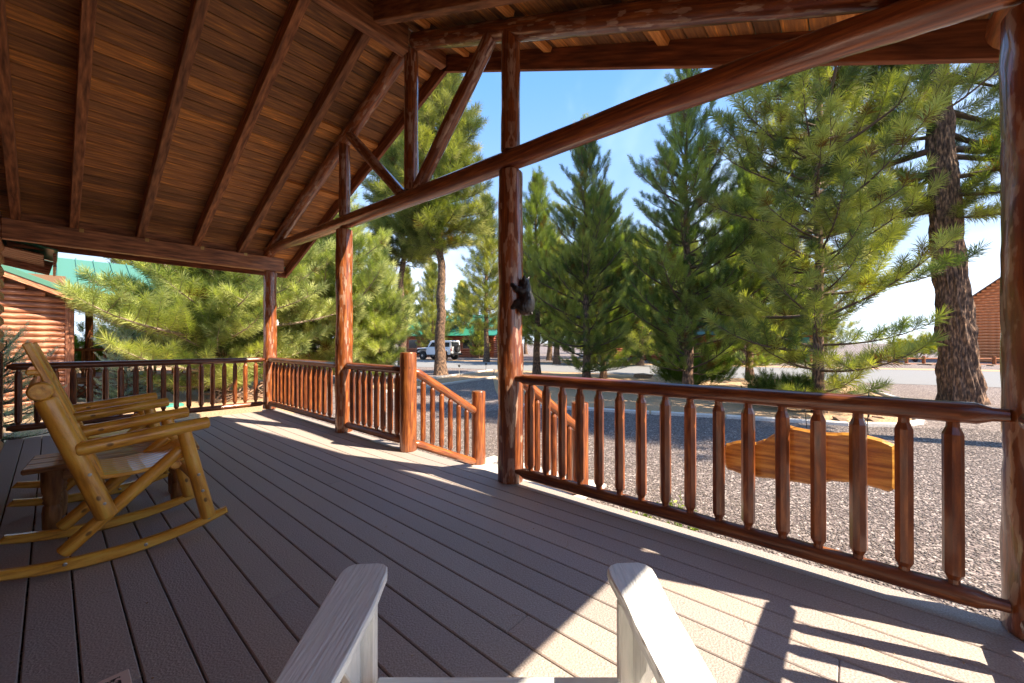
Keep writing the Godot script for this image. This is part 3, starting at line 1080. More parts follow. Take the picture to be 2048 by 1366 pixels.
# One pine: a tapered trunk, whorls of limbs with twigs, and needle tufts along the twigs.
# o: h height, base lowest limb (share of h), reach longest limb, r trunk, seed, lean, up/low limb angles at the top and bottom, step between whorls, per limbs in a whorl, tuft (mesh), scale, dark/light colours, gap tuft spacing
func pine(called: String, label: String, at: Vector3, o: Dictionary, group := "pines round the yard") -> Node3D:
	var root := thing(called, label, "pine tree", at, group)
	var r := RandomNumberGenerator.new()
	r.seed = o.seed
	var h: float = o.h
	var lean: Vector3 = o.get("lean", Vector3.ZERO)
	var tr: float = o.r
	var wave: float = o.get("wave", 1.0)
	var fl := noise(o.seed, 0.35, 2)
	var spine := func(t: float) -> Vector3:
		return Vector3(fl.get_noise_1d(t * h) * 0.0096 * h * wave, t * h, fl.get_noise_1d(t * h + 50) * 0.0096 * h * wave) + lean * t + lean * 0.25 * sin(t * PI)
	# trunk with fissured bark
	var detail: int = o.get("bark", 10)
	var rings: int = o.get("rings", 16)
	var mb := MB.new()
	var bn := noise(o.seed + 3, 1.0, 3)
	var rough: float = o.get("rough", 0.06)
	var coarse_: float = o.get("coarse", 15.0)
	var grid := []
	for j in rings + 1:
		var t := float(j) / rings
		var c: Vector3 = spine.call(t)
		var rad: float = tr * (pow(1.0 - t, 0.85) * 0.97 + 0.03) * (1.0 + o.get("flare", 0.4) * exp(-t * h / (tr * 2.2)))
		var row := PackedVector3Array()
		for k in detail:
			var th := TAU * k / detail
			var q := Vector3(cos(th), 0, sin(th))
			var ridge := absf(bn.get_noise_3d(q.x * tr * coarse_, t * h * coarse_ * 0.075, q.z * tr * coarse_))
			row.push_back(c + q * rad * (1.0 + rough * (ridge * 2.6 - 0.7)))
		grid.append(row)
	for j in rings + 1:
		for k in detail:
			var a: Vector3 = grid[j][(k + 1) % detail] - grid[j][(k + detail - 1) % detail]
			var b: Vector3 = grid[mini(j + 1, rings)][k] - grid[maxi(j - 1, 0)][k]
			mb.vert(grid[j][k], b.cross(a).normalized())
	for j in rings:
		for k in detail:
			var a := j * detail + k
			var b := j * detail + (k + 1) % detail
			mb.itri(a, b + detail, b)
			mb.itri(a, a + detail, b + detail)
	part("trunk", mb.done(), mats[o.get("bark_mat", "bark_y")], root)
	# limbs
	var lb := MB.new()
	var tufts := []
	var y := h * float(o.base)
	var az := r.randf() * TAU
	var top_share: float = o.get("point", 0.75)
	var gap: float = o.get("gap", 0.13)
	var skip_az: Array = o.get("skip", [])
	while y < h * 0.985:
		var t := y / h
		var ct := clampf((t - float(o.base)) / (1.0 - float(o.base)), 0.0, 1.0)
		var reach: float = o.reach * (pow(1.0 - ct, top_share) * 0.93 + 0.05) * (0.55 + 0.45 * smoothstep(0.0, o.get("fill", 0.2), ct))
		var n: int = o.per if ct < 0.85 else maxi(2, int(o.per) - 1)
		for k in n:
			az += TAU / n + r.randf_range(-0.4, 0.4)
			if skip_az.size() == 2 and y < h * 0.6 and absf(angle_difference(az, skip_az[0])) < skip_az[1]:
				continue
			var L: float = reach * r.randf_range(0.55, 1.15) * (1.0 + o.get("uneven", 0.3) * fl.get_noise_3d(cos(az) * 4.0, y * 1.2, sin(az) * 4.0) * 1.6)
			if L < 0.12:
				continue
			var el := deg_to_rad(lerpf(o.low, o.up, pow(ct, 1.3)) + r.randf_range(-1, 1) * o.get("jit", 8.0))
			var d := Vector3(cos(az) * cos(el), sin(el), sin(az) * cos(el))
			var p: Vector3 = spine.call(t + r.randf_range(-0.01, 0.01))
			var segs := 6
			var pts := PackedVector3Array([p])
			var curl: float = o.get("curl", 0.1)
			for s in segs:
				d = (d + Vector3(r.randf_range(-0.1, 0.1), curl * (0.2 + s * 0.22), r.randf_range(-0.1, 0.1))).normalized()
				p += d * L / segs
				pts.push_back(p)
			var rads := PackedFloat32Array()
			var r0 := minf(tr * 0.5, 0.012 + L * o.get("thick", 0.011))
			for s in segs + 1:
				rads.push_back(lerpf(r0, 0.005, float(s) / segs))
			lb.tube(pts, rads, 5, false)
			# twigs
			var nt := maxi(3, int(L / o.get("twig", 0.22)))
			for q in nt + 1:
				var u := lerpf(o.get("bare", 0.28), 1.0, float(q) / nt)
				var f := u * segs
				var i0 := mini(int(f), segs - 1)
				var bp := pts[i0].lerp(pts[i0 + 1], f - i0)
				var bd := (pts[i0 + 1] - pts[i0]).normalized()
				var td := bd
				var tl := 0.16 + 0.12 * L * 0.3
				if q < nt:
					var sgn := 1.0 if q % 2 == 0 else -1.0
					td = bd.rotated(Vector3.UP, sgn * deg_to_rad(r.randf_range(35, 65)))
					td = (td + Vector3(0, r.randf_range(-0.08, 0.32), 0)).normalized()
					tl = clampf(L * 0.42 * (1.05 - u * 0.8) * r.randf_range(0.6, 1.15), 0.12, 1.3)
				var tp := PackedVector3Array([bp])
				var ns := maxi(2, int(tl / 0.2))
				var cur := bp
				for s in ns:
					td = (td + Vector3(r.randf_range(-0.12, 0.12), 0.12 + r.randf_range(-0.05, 0.1), r.randf_range(-0.12, 0.12))).normalized()
					cur += td * tl / ns
					tp.push_back(cur)
				var trd := PackedFloat32Array()
				for s in ns + 1:
					trd.push_back(lerpf(0.011, 0.004, float(s) / ns))
				lb.tube(tp, trd, 3, false)
				# tufts along the outer part of the twig
				var from: float = tl * o.get("naked", 0.25)
				var s2 := from
				while s2 < tl + gap * 0.5:
					var ff := clampf(s2 / tl, 0.0, 1.0) * ns
					var j0 := mini(int(ff), ns - 1)
					var tp_ := tp[j0].lerp(tp[j0 + 1], ff - j0)
					var dd := (tp[j0 + 1] - tp[j0]).normalized()
					tufts.append([tp_, dd, clampf(u, 0, 1)])
					s2 += gap * r.randf_range(0.8, 1.25)
		y += float(o.step) * r.randf_range(0.75, 1.25) * lerpf(1.0, 0.7, ct)
	tufts.append([spine.call(1.0) - Vector3(0, 0.05, 0), Vector3.UP, 1.0])
	part("branches", lb.done(), mats[o.get("twig_mat", "twig")], root)
	crown(root, tufts, o, r)
	return root


func crown(root: Node3D, tufts: Array, o: Dictionary, r: RandomNumberGenerator) -> void:
	var mm := MultiMesh.new()
	mm.transform_format = MultiMesh.TRANSFORM_3D
	mm.use_colors = true
	mm.mesh = o.tuft
	mm.instance_count = tufts.size()
	var cn := noise(int(o.seed) + 9, 0.6, 2)
	for k in tufts.size():
		var d: Vector3 = (tufts[k][1] + Vector3(r.randf_range(-0.25, 0.25), r.randf_range(-0.05, 0.35), r.randf_range(-0.25, 0.25))).normalized()
		var x := d.cross(Vector3(r.randf_range(-1, 1), r.randf_range(-1, 1), r.randf_range(-1, 1))).normalized()
		var s: float = o.scale * r.randf_range(0.75, 1.2)
		mm.set_instance_transform(k, Transform3D(Basis(x, d, x.cross(d)).scaled(Vector3.ONE * s), tufts[k][0]))
		var w := clampf(0.5 + cn.get_noise_3dv(tufts[k][0]) * 0.9 + r.randf_range(-0.5, 0.5), 0, 1)
		var c: Color = (o.dark as Color).lerp(o.light, w)
		if r.randf() < o.get("dead", 0.02):
			c = Color(0.2, 0.1, 0.025)
		mm.set_instance_color(k, c)
	var c := MultiMeshInstance3D.new()
	c.name = "crown"
	c.multimesh = mm
	c.material_override = needle_mat("needles", Color(0.85, 0.9, 0.5))
	c.set_meta("kind", "stuff")
	root.add_child(c)


func merged(base: Dictionary, extra: Dictionary) -> Dictionary:
	var d := base.duplicate()
	d.merge(extra, true)
	return d


func build_trees() -> void:
	wood("bark_y", texs["bark"], 1, 1.6, 0.5, 0.95, 0.0, lin(1, 0.95, 0.9), false, Vector3.ZERO, 1.0)
	wood("bark_big", texs["bark"], 1, 1.7, 0.42, 0.95, 0.0, lin(1.0, 0.95, 0.92), false, Vector3(0.3, 0.3, 0.3), 1.2)
	plain("twig", lin(0.1, 0.065, 0.045), 0.9)
	plain("pale_twig", lin(0.3, 0.23, 0.18), 0.9)
	var brush := tuft_mesh("brush", 36, 0.2, 0.13, 0.0085, 22, 60, 1)
	var long_ := tuft_mesh("long", 40, 0.1, 0.185, 0.008, 18, 74, 2)
	var coarse := tuft_mesh("coarse", 30, 0.26, 0.17, 0.014, 22, 65, 3)
	var spruce := tuft_mesh("spruce", 40, 0.2, 0.035, 0.006, 40, 75, 4)
	var near := {"base": 0.07, "low": 4.0, "up": 58.0, "step": 0.46, "per": 6, "tuft": brush, "scale": 1.15, "curl": 0.11, "uneven": 0.5, "gap": 0.105, "twig": 0.19, "bare": 0.22, "naked": 0.2, "jit": 13.0, "dead": 0.05, "dark": Color(0.088, 0.143, 0.043), "light": Color(0.405, 0.468, 0.113)}
	# the pines in the bed in front of the street
	pine("pine_tree", "tall dark green young pine whose tip shows above the sloping log", Y(5.45, 12.4), merged(near, {"h": 10.4, "reach": 2.95, "r": 0.15, "seed": 101}))
	pine("pine_tree", "dark green young pine right of the bear, with a pointed top", Y(2.7, 14.6), merged(near, {"h": 9.6, "reach": 3.0, "r": 0.15, "seed": 102, "light": Color(0.472, 0.482, 0.113)}))
	pine("pine_tree", "bushy sunlit pine in front of the road, its trunk behind the hanging slab", Y(7.15, 9.3), merged(near, {"h": 11.4, "reach": 3.0, "point": 0.5, "r": 0.125, "seed": 103, "tuft": long_, "scale": 1.3, "base": 0.035, "per": 5, "step": 0.52, "twig": 0.24, "bare": 0.2, "light": Color(0.574, 0.567, 0.146), "dark": Color(0.110, 0.161, 0.057), "gap": 0.12}))
	pine("pine_tree", "slender pine just behind the bear's post, its trunk dark against the road", Y(1.25, 20.0), merged(near, {"h": 9.8, "reach": 2.3, "r": 0.19, "seed": 104, "base": 0.16, "scale": 1.7, "gap": 0.16, "twig": 0.24}))
	pine("pine_tree", "dark pine standing back between the bear's pine and the tall one", Y(4.2, 18.3), merged(near, {"h": 8.2, "reach": 2.7, "r": 0.14, "seed": 132, "scale": 1.5, "gap": 0.15}))
	pine("pine_tree", "olive pine by the street between the tall dark pine and the bushy one", Y(10.4, 17.4), merged(near, {"h": 9.4, "reach": 2.9, "r": 0.15, "seed": 133, "scale": 1.5, "gap": 0.15}))
	# the great pine at the right
	pine("pine_tree", "old tall pine with a thick furrowed orange-brown trunk beside the right post", Y(12.2, 10.8), {"h": 19.0, "base": 0.27, "reach": 5.0, "flare": 0.22, "coarse": 9.0, "r": 0.385, "seed": 105, "lean": Vector3(-0.61, 0, -0.7), "low": -6.0, "up": 40.0, "step": 0.5, "per": 3, "tuft": long_, "scale": 1.5, "curl": 0.03, "gap": 0.13, "twig": 0.2, "naked": 0.05, "bare": 0.06, "skip": [-3.0, 0.75], "wave": 0.15, "thick": 0.015, "dark": Color(0.096, 0.139, 0.048), "light": Color(0.439, 0.454, 0.113), "bark": 72, "rings": 170, "rough": 0.2, "jit": 20.0, "bark_mat": "bark_big", "fill": 0.02, "point": 0.45})
	# a pine just out of the picture at the right, whose shade lies across the gravel
	pine("pine_tree", "tall pine right of the porch, outside the picture, shading the gravel", Y(11.1, 5.0), {"h": 15.5, "base": 0.45, "reach": 2.3, "r": 0.3, "seed": 131, "low": 0.0, "up": 45.0, "step": 0.34, "per": 6, "tuft": long_, "scale": 1.8, "curl": 0.06, "gap": 0.18, "twig": 0.24, "dark": Color(0.075, 0.112, 0.037), "light": Color(0.270, 0.324, 0.081)})
	# tall slim pines by the street, high crowns
	var tall := {"base": 0.4, "low": -4.0, "up": 48.0, "step": 0.34, "per": 5, "tuft": long_, "scale": 2.1, "curl": 0.07, "gap": 0.2, "twig": 0.26, "naked": 0.1, "dark": Color(0.121, 0.157, 0.046), "light": Color(0.425, 0.420, 0.132), "fill": 0.1, "point": 0.55, "thick": 0.013}
	pine("pine_tree", "tall slim pine with a bare brown trunk in front of the parked white vehicle", Y(-3.65, 20.3), merged(tall, {"h": 16.2, "reach": 2.9, "r": 0.27, "seed": 106, "bark": 30, "rings": 70, "rough": 0.09}))
	pine("pine_tree", "tall slim pine left of the one before the white vehicle", Y(-6.6, 24.0), merged(tall, {"h": 14.6, "reach": 2.9, "r": 0.25, "seed": 107, "base": 0.44, "bark": 24, "rings": 50, "rough": 0.09}))
	# bright bushy pines beyond the far end of the porch
	var bright := {"base": 0.05, "low": 2.0, "up": 55.0, "step": 0.3, "per": 6, "tuft": long_, "scale": 1.4, "curl": 0.08, "gap": 0.12, "twig": 0.18, "bare": 0.15, "dark": Color(0.170, 0.226, 0.083), "light": Color(0.662, 0.694, 0.259), "thick": 0.014, "naked": 0.15, "twig_mat": "pale_twig", "uneven": 0.5}
	pine("pine_tree", "bright yellow-green bushy pine overhanging the neighbour's green roof", Y(-8.6, 11.8), merged(bright, {"h": 8.2, "reach": 3.3, "r": 0.17, "seed": 108}))
	pine("pine_tree", "bright yellow-green bushy pine behind the far corner post", Y(-7.4, 15.8), merged(bright, {"h": 8.6, "reach": 3.3, "r": 0.17, "seed": 109}))
	pine("pine_tree", "bright bushy pine between the sunlit middle post and the stair newel", Y(-5.6, 16.8), merged(bright, {"h": 5.4, "reach": 1.75, "r": 0.12, "seed": 110}))
	pine("pine_tree", "bushy pine farther back left of the far corner post", Y(-13.0, 19.0), merged(bright, {"h": 9.4, "reach": 3.2, "r": 0.17, "seed": 111, "gap": 0.2, "scale": 1.5, "twig": 0.32}))
	# across the street
	var far := {"base": 0.1, "low": 2.0, "up": 50.0, "step": 0.45, "per": 5, "tuft": coarse, "scale": 1.9, "curl": 0.08, "gap": 0.3, "twig": 0.4, "naked": 0.1, "bare": 0.15, "dark": Color(0.132, 0.166, 0.053), "light": Color(0.500, 0.483, 0.144)}
	pine("pine_tree", "pale green pine across the street, right of the tall dark young pine", Y(17.6, 30.0), merged(far, {"h": 15.0, "reach": 3.3, "r": 0.3, "seed": 120, "base": 0.22}))
	pine("pine_tree", "small pale pine left of the bare trunk, beyond the white vehicle", Y(-9.0, 45.0), merged(far, {"h": 10.5, "reach": 3.0, "r": 0.22, "seed": 121}))
	pine("pine_tree", "yellow-green tree just right of the bare trunk, before the green-roofed cabin", Y(-5.6, 47.0), merged(far, {"h": 8.0, "reach": 2.6, "r": 0.2, "seed": 122, "light": Color(0.650, 0.546, 0.168)}))
	pine("pine_tree", "pine in front of the far green-roofed cabin, left of the bear", Y(-2.2, 34.0), merged(far, {"h": 14.0, "reach": 3.0, "r": 0.24, "seed": 123, "base": 0.2}))
	pine("pine_tree", "low dark conifer beside the parked white vehicle's rear", Y(-3.6, 43.0), merged(far, {"h": 3.4, "reach": 1.4, "r": 0.1, "seed": 124}))
	# the wood beyond
	var spots := [[6.3, 31.0, 10.0], [9.2, 28.5, 9.0], [14.0, 33.0, 11.5], [19.5, 34.0, 9.5], [3.4, 30.0, 9.0], [24.0, 33.0, 8.0], [3.5, 37.0, 12.0], [8.0, 41.0, 14.5], [12.5, 44.0, 13.0], [21.0, 46.0, 13.0], [-14.0, 52.0, 11.0], [-19.0, 56.0, 13.0], [-25.0, 50.0, 12.5], [2.0, 58.0, 14.0], [26.0, 52.0, 11.0], [33.0, 55.0, 9.0], [-32.0, 46.0, 12.0], [-22.0, 34.0, 12.5], [-28.0, 30.0, 13.0], [41.0, 52.0, 8.0], [16.0, 60.0, 14.0], [-8.0, 64.0, 11.0]]
	rng.seed = 501
	for k in spots.size():
		var s: Array = spots[k]
		pine("background_pine", "pine in the wood beyond the street and houses", Y(s[0], s[1]), merged(far, {"h": s[2], "reach": 3.2, "r": 0.24, "seed": 520 + k, "base": rng.randf_range(0.08, 0.25), "gap": 0.36, "scale": 2.4}), "background pines beyond the houses")
	# shrubs and small conifers
	shrub("juniper_shrub", "bright green spreading juniper behind the tall young pine", Y(7.0, 15.2), 1.45, 1.15, 1500, spruce, 2.2, Color(0.07, 0.13, 0.018), Color(0.24, 0.34, 0.05), 601)
	shrub("juniper_shrub", "low green shrub at the foot of the bushy sunlit pine", Y(6.7, 9.9), 0.85, 0.75, 700, brush, 0.9, Color(0.05, 0.09, 0.02), Color(0.16, 0.21, 0.05), 602)
	shrub("leafy_shrub", "yellow leafy bush by the far rail fence", Y(34.5, 34.0), 1.9, 2.6, 900, coarse, 1.0, Color(0.25, 0.26, 0.03), Color(0.45, 0.42, 0.05), 603)
	shrub("leafy_shrub", "bright leafy bush behind the neighbour's open porch", P(22.5, 1.0, G), 1.7, 2.6, 1300, coarse, 0.8, Color(0.16, 0.22, 0.03), Color(0.45, 0.5, 0.1), 604)
	var blue := {"base": 0.02, "low": -14.0, "up": 45.0, "step": 0.17, "per": 6, "tuft": spruce, "scale": 1.05, "curl": 0.05, "gap": 0.1, "twig": 0.13, "bare": 0.15, "dark": Color(0.208, 0.320, 0.272), "light": Color(0.576, 0.736, 0.672), "dead": 0.0, "naked": 0.1}
	pine("blue_spruce", "pale blue-grey young spruce behind the far railing, by the house wall", P(9.7, -0.5, G), merged(blue, {"h": 1.75, "reach": 0.75, "r": 0.04, "seed": 610}), "blue spruces by the neighbour's cabin")
	pine("blue_spruce", "small blue-grey spruce beside the neighbour's porch", P(15.3, 1.35, G), merged(blue, {"h": 1.9, "reach": 0.65, "r": 0.04, "seed": 611, "gap": 0.14, "scale": 1.4}), "blue spruces by the neighbour's cabin")


func shrub(called: String, label: String, at: Vector3, rad: float, h: float, n: int, tuft: Mesh, scale: float, dark: Color, light: Color, seed_: int) -> void:
	var root := thing(called, label, "shrub", at, "shrubs")
	var r := RandomNumberGenerator.new()
	r.seed = seed_
	var stems := MB.new()
	var tufts := []
	for k in 26:
		var az := r.randf() * TAU
		var d := Vector3(cos(az), r.randf_range(0.3, 1.6), sin(az)).normalized()
		var tip := Vector3(d.x * rad, d.y * h, d.z * rad) * r.randf_range(0.7, 1.0)
		var pts := PackedVector3Array([Vector3.ZERO, tip * 0.5 + Vector3(0, 0.05, 0), tip])
		stems.tube(pts, PackedFloat32Array([0.018, 0.012, 0.004]), 4, false)
		for q in n / 26:
			var f := sqrt(r.randf_range(0.15, 1.0))
			var off := Vector3(r.randf_range(-1, 1), r.randf_range(-0.5, 1), r.randf_range(-1, 1)) * rad * 0.26
			var p := tip * f + off
			p.y = maxf(p.y, 0.06)
			tufts.append([p, (d + Vector3(0, 0.5, 0) + off * 0.5).normalized(), f])
	part("stems", stems.done(), mats["twig"], root)
	crown(root, tufts, {"tuft": tuft, "scale": scale, "dark": dark, "light": light, "seed": seed_, "dead": 0.0}, r)


# ---------------------------------------------------------------- neighbouring cabins
func window_part(o: Node3D, xf: Transform3D, w: float, h: float, frame: Material, glass: Material) -> void:
	var f := part("window", cbox(Vector3(w, h, 0.06), 0.005), frame, o, xf)
	part("pane", cbox(Vector3(w - 0.14, h - 0.14, 0.02), 0.0), glass, f, Transform3D(Basis.IDENTITY, Vector3(0, 0, 0.026)))


# A cabin with its front along local x (facing local +z), gable roof with the ridge along x (or across when gable_front).
func cabin(label: String, at: Vector3, turn: float, w: float, dep: float, wall_h: float, rise: float, wall: Material, roof: Material, gable_front: bool, courses := true) -> Node3D:
	var o := thing("cabin", label, "house", at, "cabins round the yard", turn)
	var core := plain("wall_core", lin(0.12, 0.06, 0.035))
	part("wall", cbox(Vector3(w - 0.1, wall_h, dep - 0.1), 0.0), core, o, Transform3D(Basis.IDENTITY, Vector3(0, wall_h / 2, 0)))
	var n := int(wall_h / 0.24)
	for k in n:
		var y := (k + 0.5) * wall_h / n
		if courses:
			part("log_course", log_mesh_cached(w), wall, o, Transform3D(Basis(Vector3.BACK, -PI / 2), Vector3(-w / 2, y, dep / 2 - 0.06)))
			part("log_course", log_mesh_cached(dep), wall, o, Transform3D(Basis(Vector3(1, 0, 0), PI / 2), Vector3(-w / 2 + 0.06, y, -dep / 2)))
			part("log_course", log_mesh_cached(dep), wall, o, Transform3D(Basis(Vector3(1, 0, 0), PI / 2), Vector3(w / 2 - 0.06, y, -dep / 2)))
	var over := 0.55
	var span := w if gable_front else dep
	var length := (dep if gable_front else w) + over * 2
	var slant := sqrt(pow(span / 2, 2) + rise * rise) / (span / 2) * (span / 2 + over)
	var ang := atan2(rise, span / 2)
	for s in [-1.0, 1.0]:
		var mid := Vector3(0, wall_h + rise + 0.06, 0)
		var xf: Transform3D
		if gable_front:
			xf = Transform3D(Basis(Vector3.BACK, -ang * s), mid) * Transform3D(Basis.IDENTITY, Vector3(s * slant / 2, 0, 0))
			part("roof_panel", cbox(Vector3(slant, 0.06, length), 0.004), roof, o, xf)
			for q in int(length / 0.8):
				part("seam", cbox(Vector3(slant, 0.03, 0.03), 0.0), roof, o, xf * Transform3D(Basis.IDENTITY, Vector3(0, 0.044, -length / 2 + 0.4 + q * 0.8)))
		else:
			xf = Transform3D(Basis(Vector3.RIGHT, ang * s), mid) * Transform3D(Basis.IDENTITY, Vector3(0, 0, s * slant / 2))
			part("roof_panel", cbox(Vector3(length, 0.06, slant), 0.004), roof, o, xf)
			if s > 0:
				for q in int(length / 0.55):
					part("seam", cbox(Vector3(0.03, 0.03, slant), 0.0), roof, o, xf * Transform3D(Basis.IDENTITY, Vector3(-length / 2 + 0.3 + q * 0.55, 0.044, 0)))
	var g := extrude(PackedVector2Array([Vector2(-span / 2, 0), Vector2(span / 2, 0), Vector2(0, rise)]), length - over * 2 - 0.1, 0.0)
	if gable_front and courses:
		var gy := 0.12
		while gy < rise - 0.4:
			var half := span / 2 * (1.0 - gy / rise)
			part("log_course", log_mesh_cached(snappedf(half * 2, 0.01)), wall, o, Transform3D(Basis(Vector3.BACK, -PI / 2), Vector3(-half, wall_h + gy, dep / 2 - 0.06)))
			gy += 0.24
	part("gable", g, core if gable_front else wall, o, Transform3D(Basis.IDENTITY if gable_front else Basis(Vector3.UP, PI / 2), Vector3(0, wall_h, 0)))
	return o


func log_mesh_cached(length: float) -> ArrayMesh:
	var key := "course%.2f" % length
	if not shapes.has(key):
		shapes[key] = faceted([[0.0, 0.125], [length, 0.125]], 10, false)
	return shapes[key]


func yaw_to(v: Vector3) -> float:   # turn that points local +z along v
	return atan2(v.x, v.z)


func build_neighbours() -> void:
	var siding := wood("siding_y", texs["siding"], 1, 3.0, 0.35, 0.45, 0.2, lin(1.0, 0.85, 0.75), false, Vector3(0.2, 0.4, 0.1))
	var orange := wood("siding_orange", texs["siding"], 1, 3.0, 0.35, 0.55, 0.0, lin(2.0, 1.5, 0.9), false, Vector3(0.2, 0.1, 0.6))
	var red := wood("siding_red", texs["siding"], 1, 3.0, 0.35, 0.6, 0.0, lin(1.1, 0.65, 0.5), false, Vector3(0.6, 0.4, 0.2))
	var green := plain("green_metal", lin(0.03, 0.2, 0.13), 0.35, 0.0)
	var teal := plain("green_metal_pale", lin(0.06, 0.185, 0.135), 0.5, 0.0)
	var trim := wood("trim_x", texs["siding"], 0, 5.0, 0.5, 0.5)
	var glass := plain("dark_glass", lin(0.02, 0.025, 0.03), 0.06)
	build_near_cabin(siding, teal, trim)
	# the cabin across the street, behind the white vehicle
	var dirx := Vector3(Y(1, -0.45).x - Y(0, 0).x, 0, Y(1, -0.45).z - Y(0, 0).z).normalized()
	var face := dirx.cross(Vector3.UP) * -1.0
	if face.dot(Y(0, 0) - Y(0, 10)) < 0:
		face = -face
	var c := cabin("green-roofed red-brown cabin beyond the white vehicle, left of the bear's post", Y(-6.3, 50.0), yaw_to(face), 13.0, 8.0, 2.7, 2.3, red, green, false)
	for x in [-4.4, -1.6, 3.2]:
		window_part(c, Transform3D(Basis.IDENTITY, Vector3(x, 1.5, 4.03)), 1.3, 1.1, trim, glass)
	part("door", cbox(Vector3(1.0, 2.0, 0.08), 0.01), plain("door_brown", lin(0.1, 0.045, 0.025)), c, Transform3D(Basis.IDENTITY, Vector3(0.6, 1.0, 4.05)))
	var c2 := cabin("long brown cabin with a pale green roof, half hidden behind the pines", Y(20.0, 38.5), yaw_to(face), 13.0, 8.0, 2.6, 2.4, red, teal, false)
	for x in [-3.6, 0.2, 3.4]:
		window_part(c2, Transform3D(Basis.IDENTITY, Vector3(x, 1.5, 4.03)), 1.3, 1.1, trim, glass)
	part("garage_door", cbox(Vector3(2.6, 2.1, 0.08), 0.01), plain("green_door", lin(0.03, 0.16, 0.1), 0.5), c2, Transform3D(Basis.IDENTITY, Vector3(5.0, 1.05, 4.05)))
	var c3 := cabin("small red-gabled cabin glimpsed between the two dark young pines", Y(15.0, 50.0), yaw_to(Y(0, 0) - Y(0, 1)), 7.0, 8.0, 2.6, 2.0, red, green, true)
	window_part(c3, Transform3D(Basis.IDENTITY, Vector3(-1.6, 1.5, 4.03)), 1.2, 1.1, trim, glass)
	var c4 := cabin("tall orange log cabin with a steep gable behind the right post", Y(45.0, 34.2), yaw_to(Y(-0.75, -0.65) - Y(0, 0)), 10.0, 9.0, 4.2, 4.6, orange, plain("brown_metal", lin(0.16, 0.08, 0.06), 0.5), true)
	window_part(c4, Transform3D(Basis.IDENTITY, Vector3(1.5, 1.7, 4.53)), 1.3, 1.3, trim, glass)
	# the rail fence and stones by the far drive
	var f := thing("rail_fence", "brown post and rail fence beyond the road, left of the big trunk", "fence", Y(0, 0))
	var fm := wood("fence_y", texs["log"], 1, 3.0, 0.5, 0.7)
	for k in 8:
		var p := Y(29.0 + k * 1.2, 30.6 - k * 0.12, G)
		log_part("post", p, p + Vector3(0, 1.05, 0), 0.11, 0.1, fm, f, 700 + k, 0.03, 8)
		if k < 7:
			var n := Y(29.0 + (k + 1) * 1.2, 30.6 - (k + 1) * 0.12, G)
			for y in [0.42, 0.85]:
				log_part("rail", p + Vector3(0, y, 0), n + Vector3(0, y, 0), 0.055, 0.055, fm, f, 720 + k, 0.03, 6)


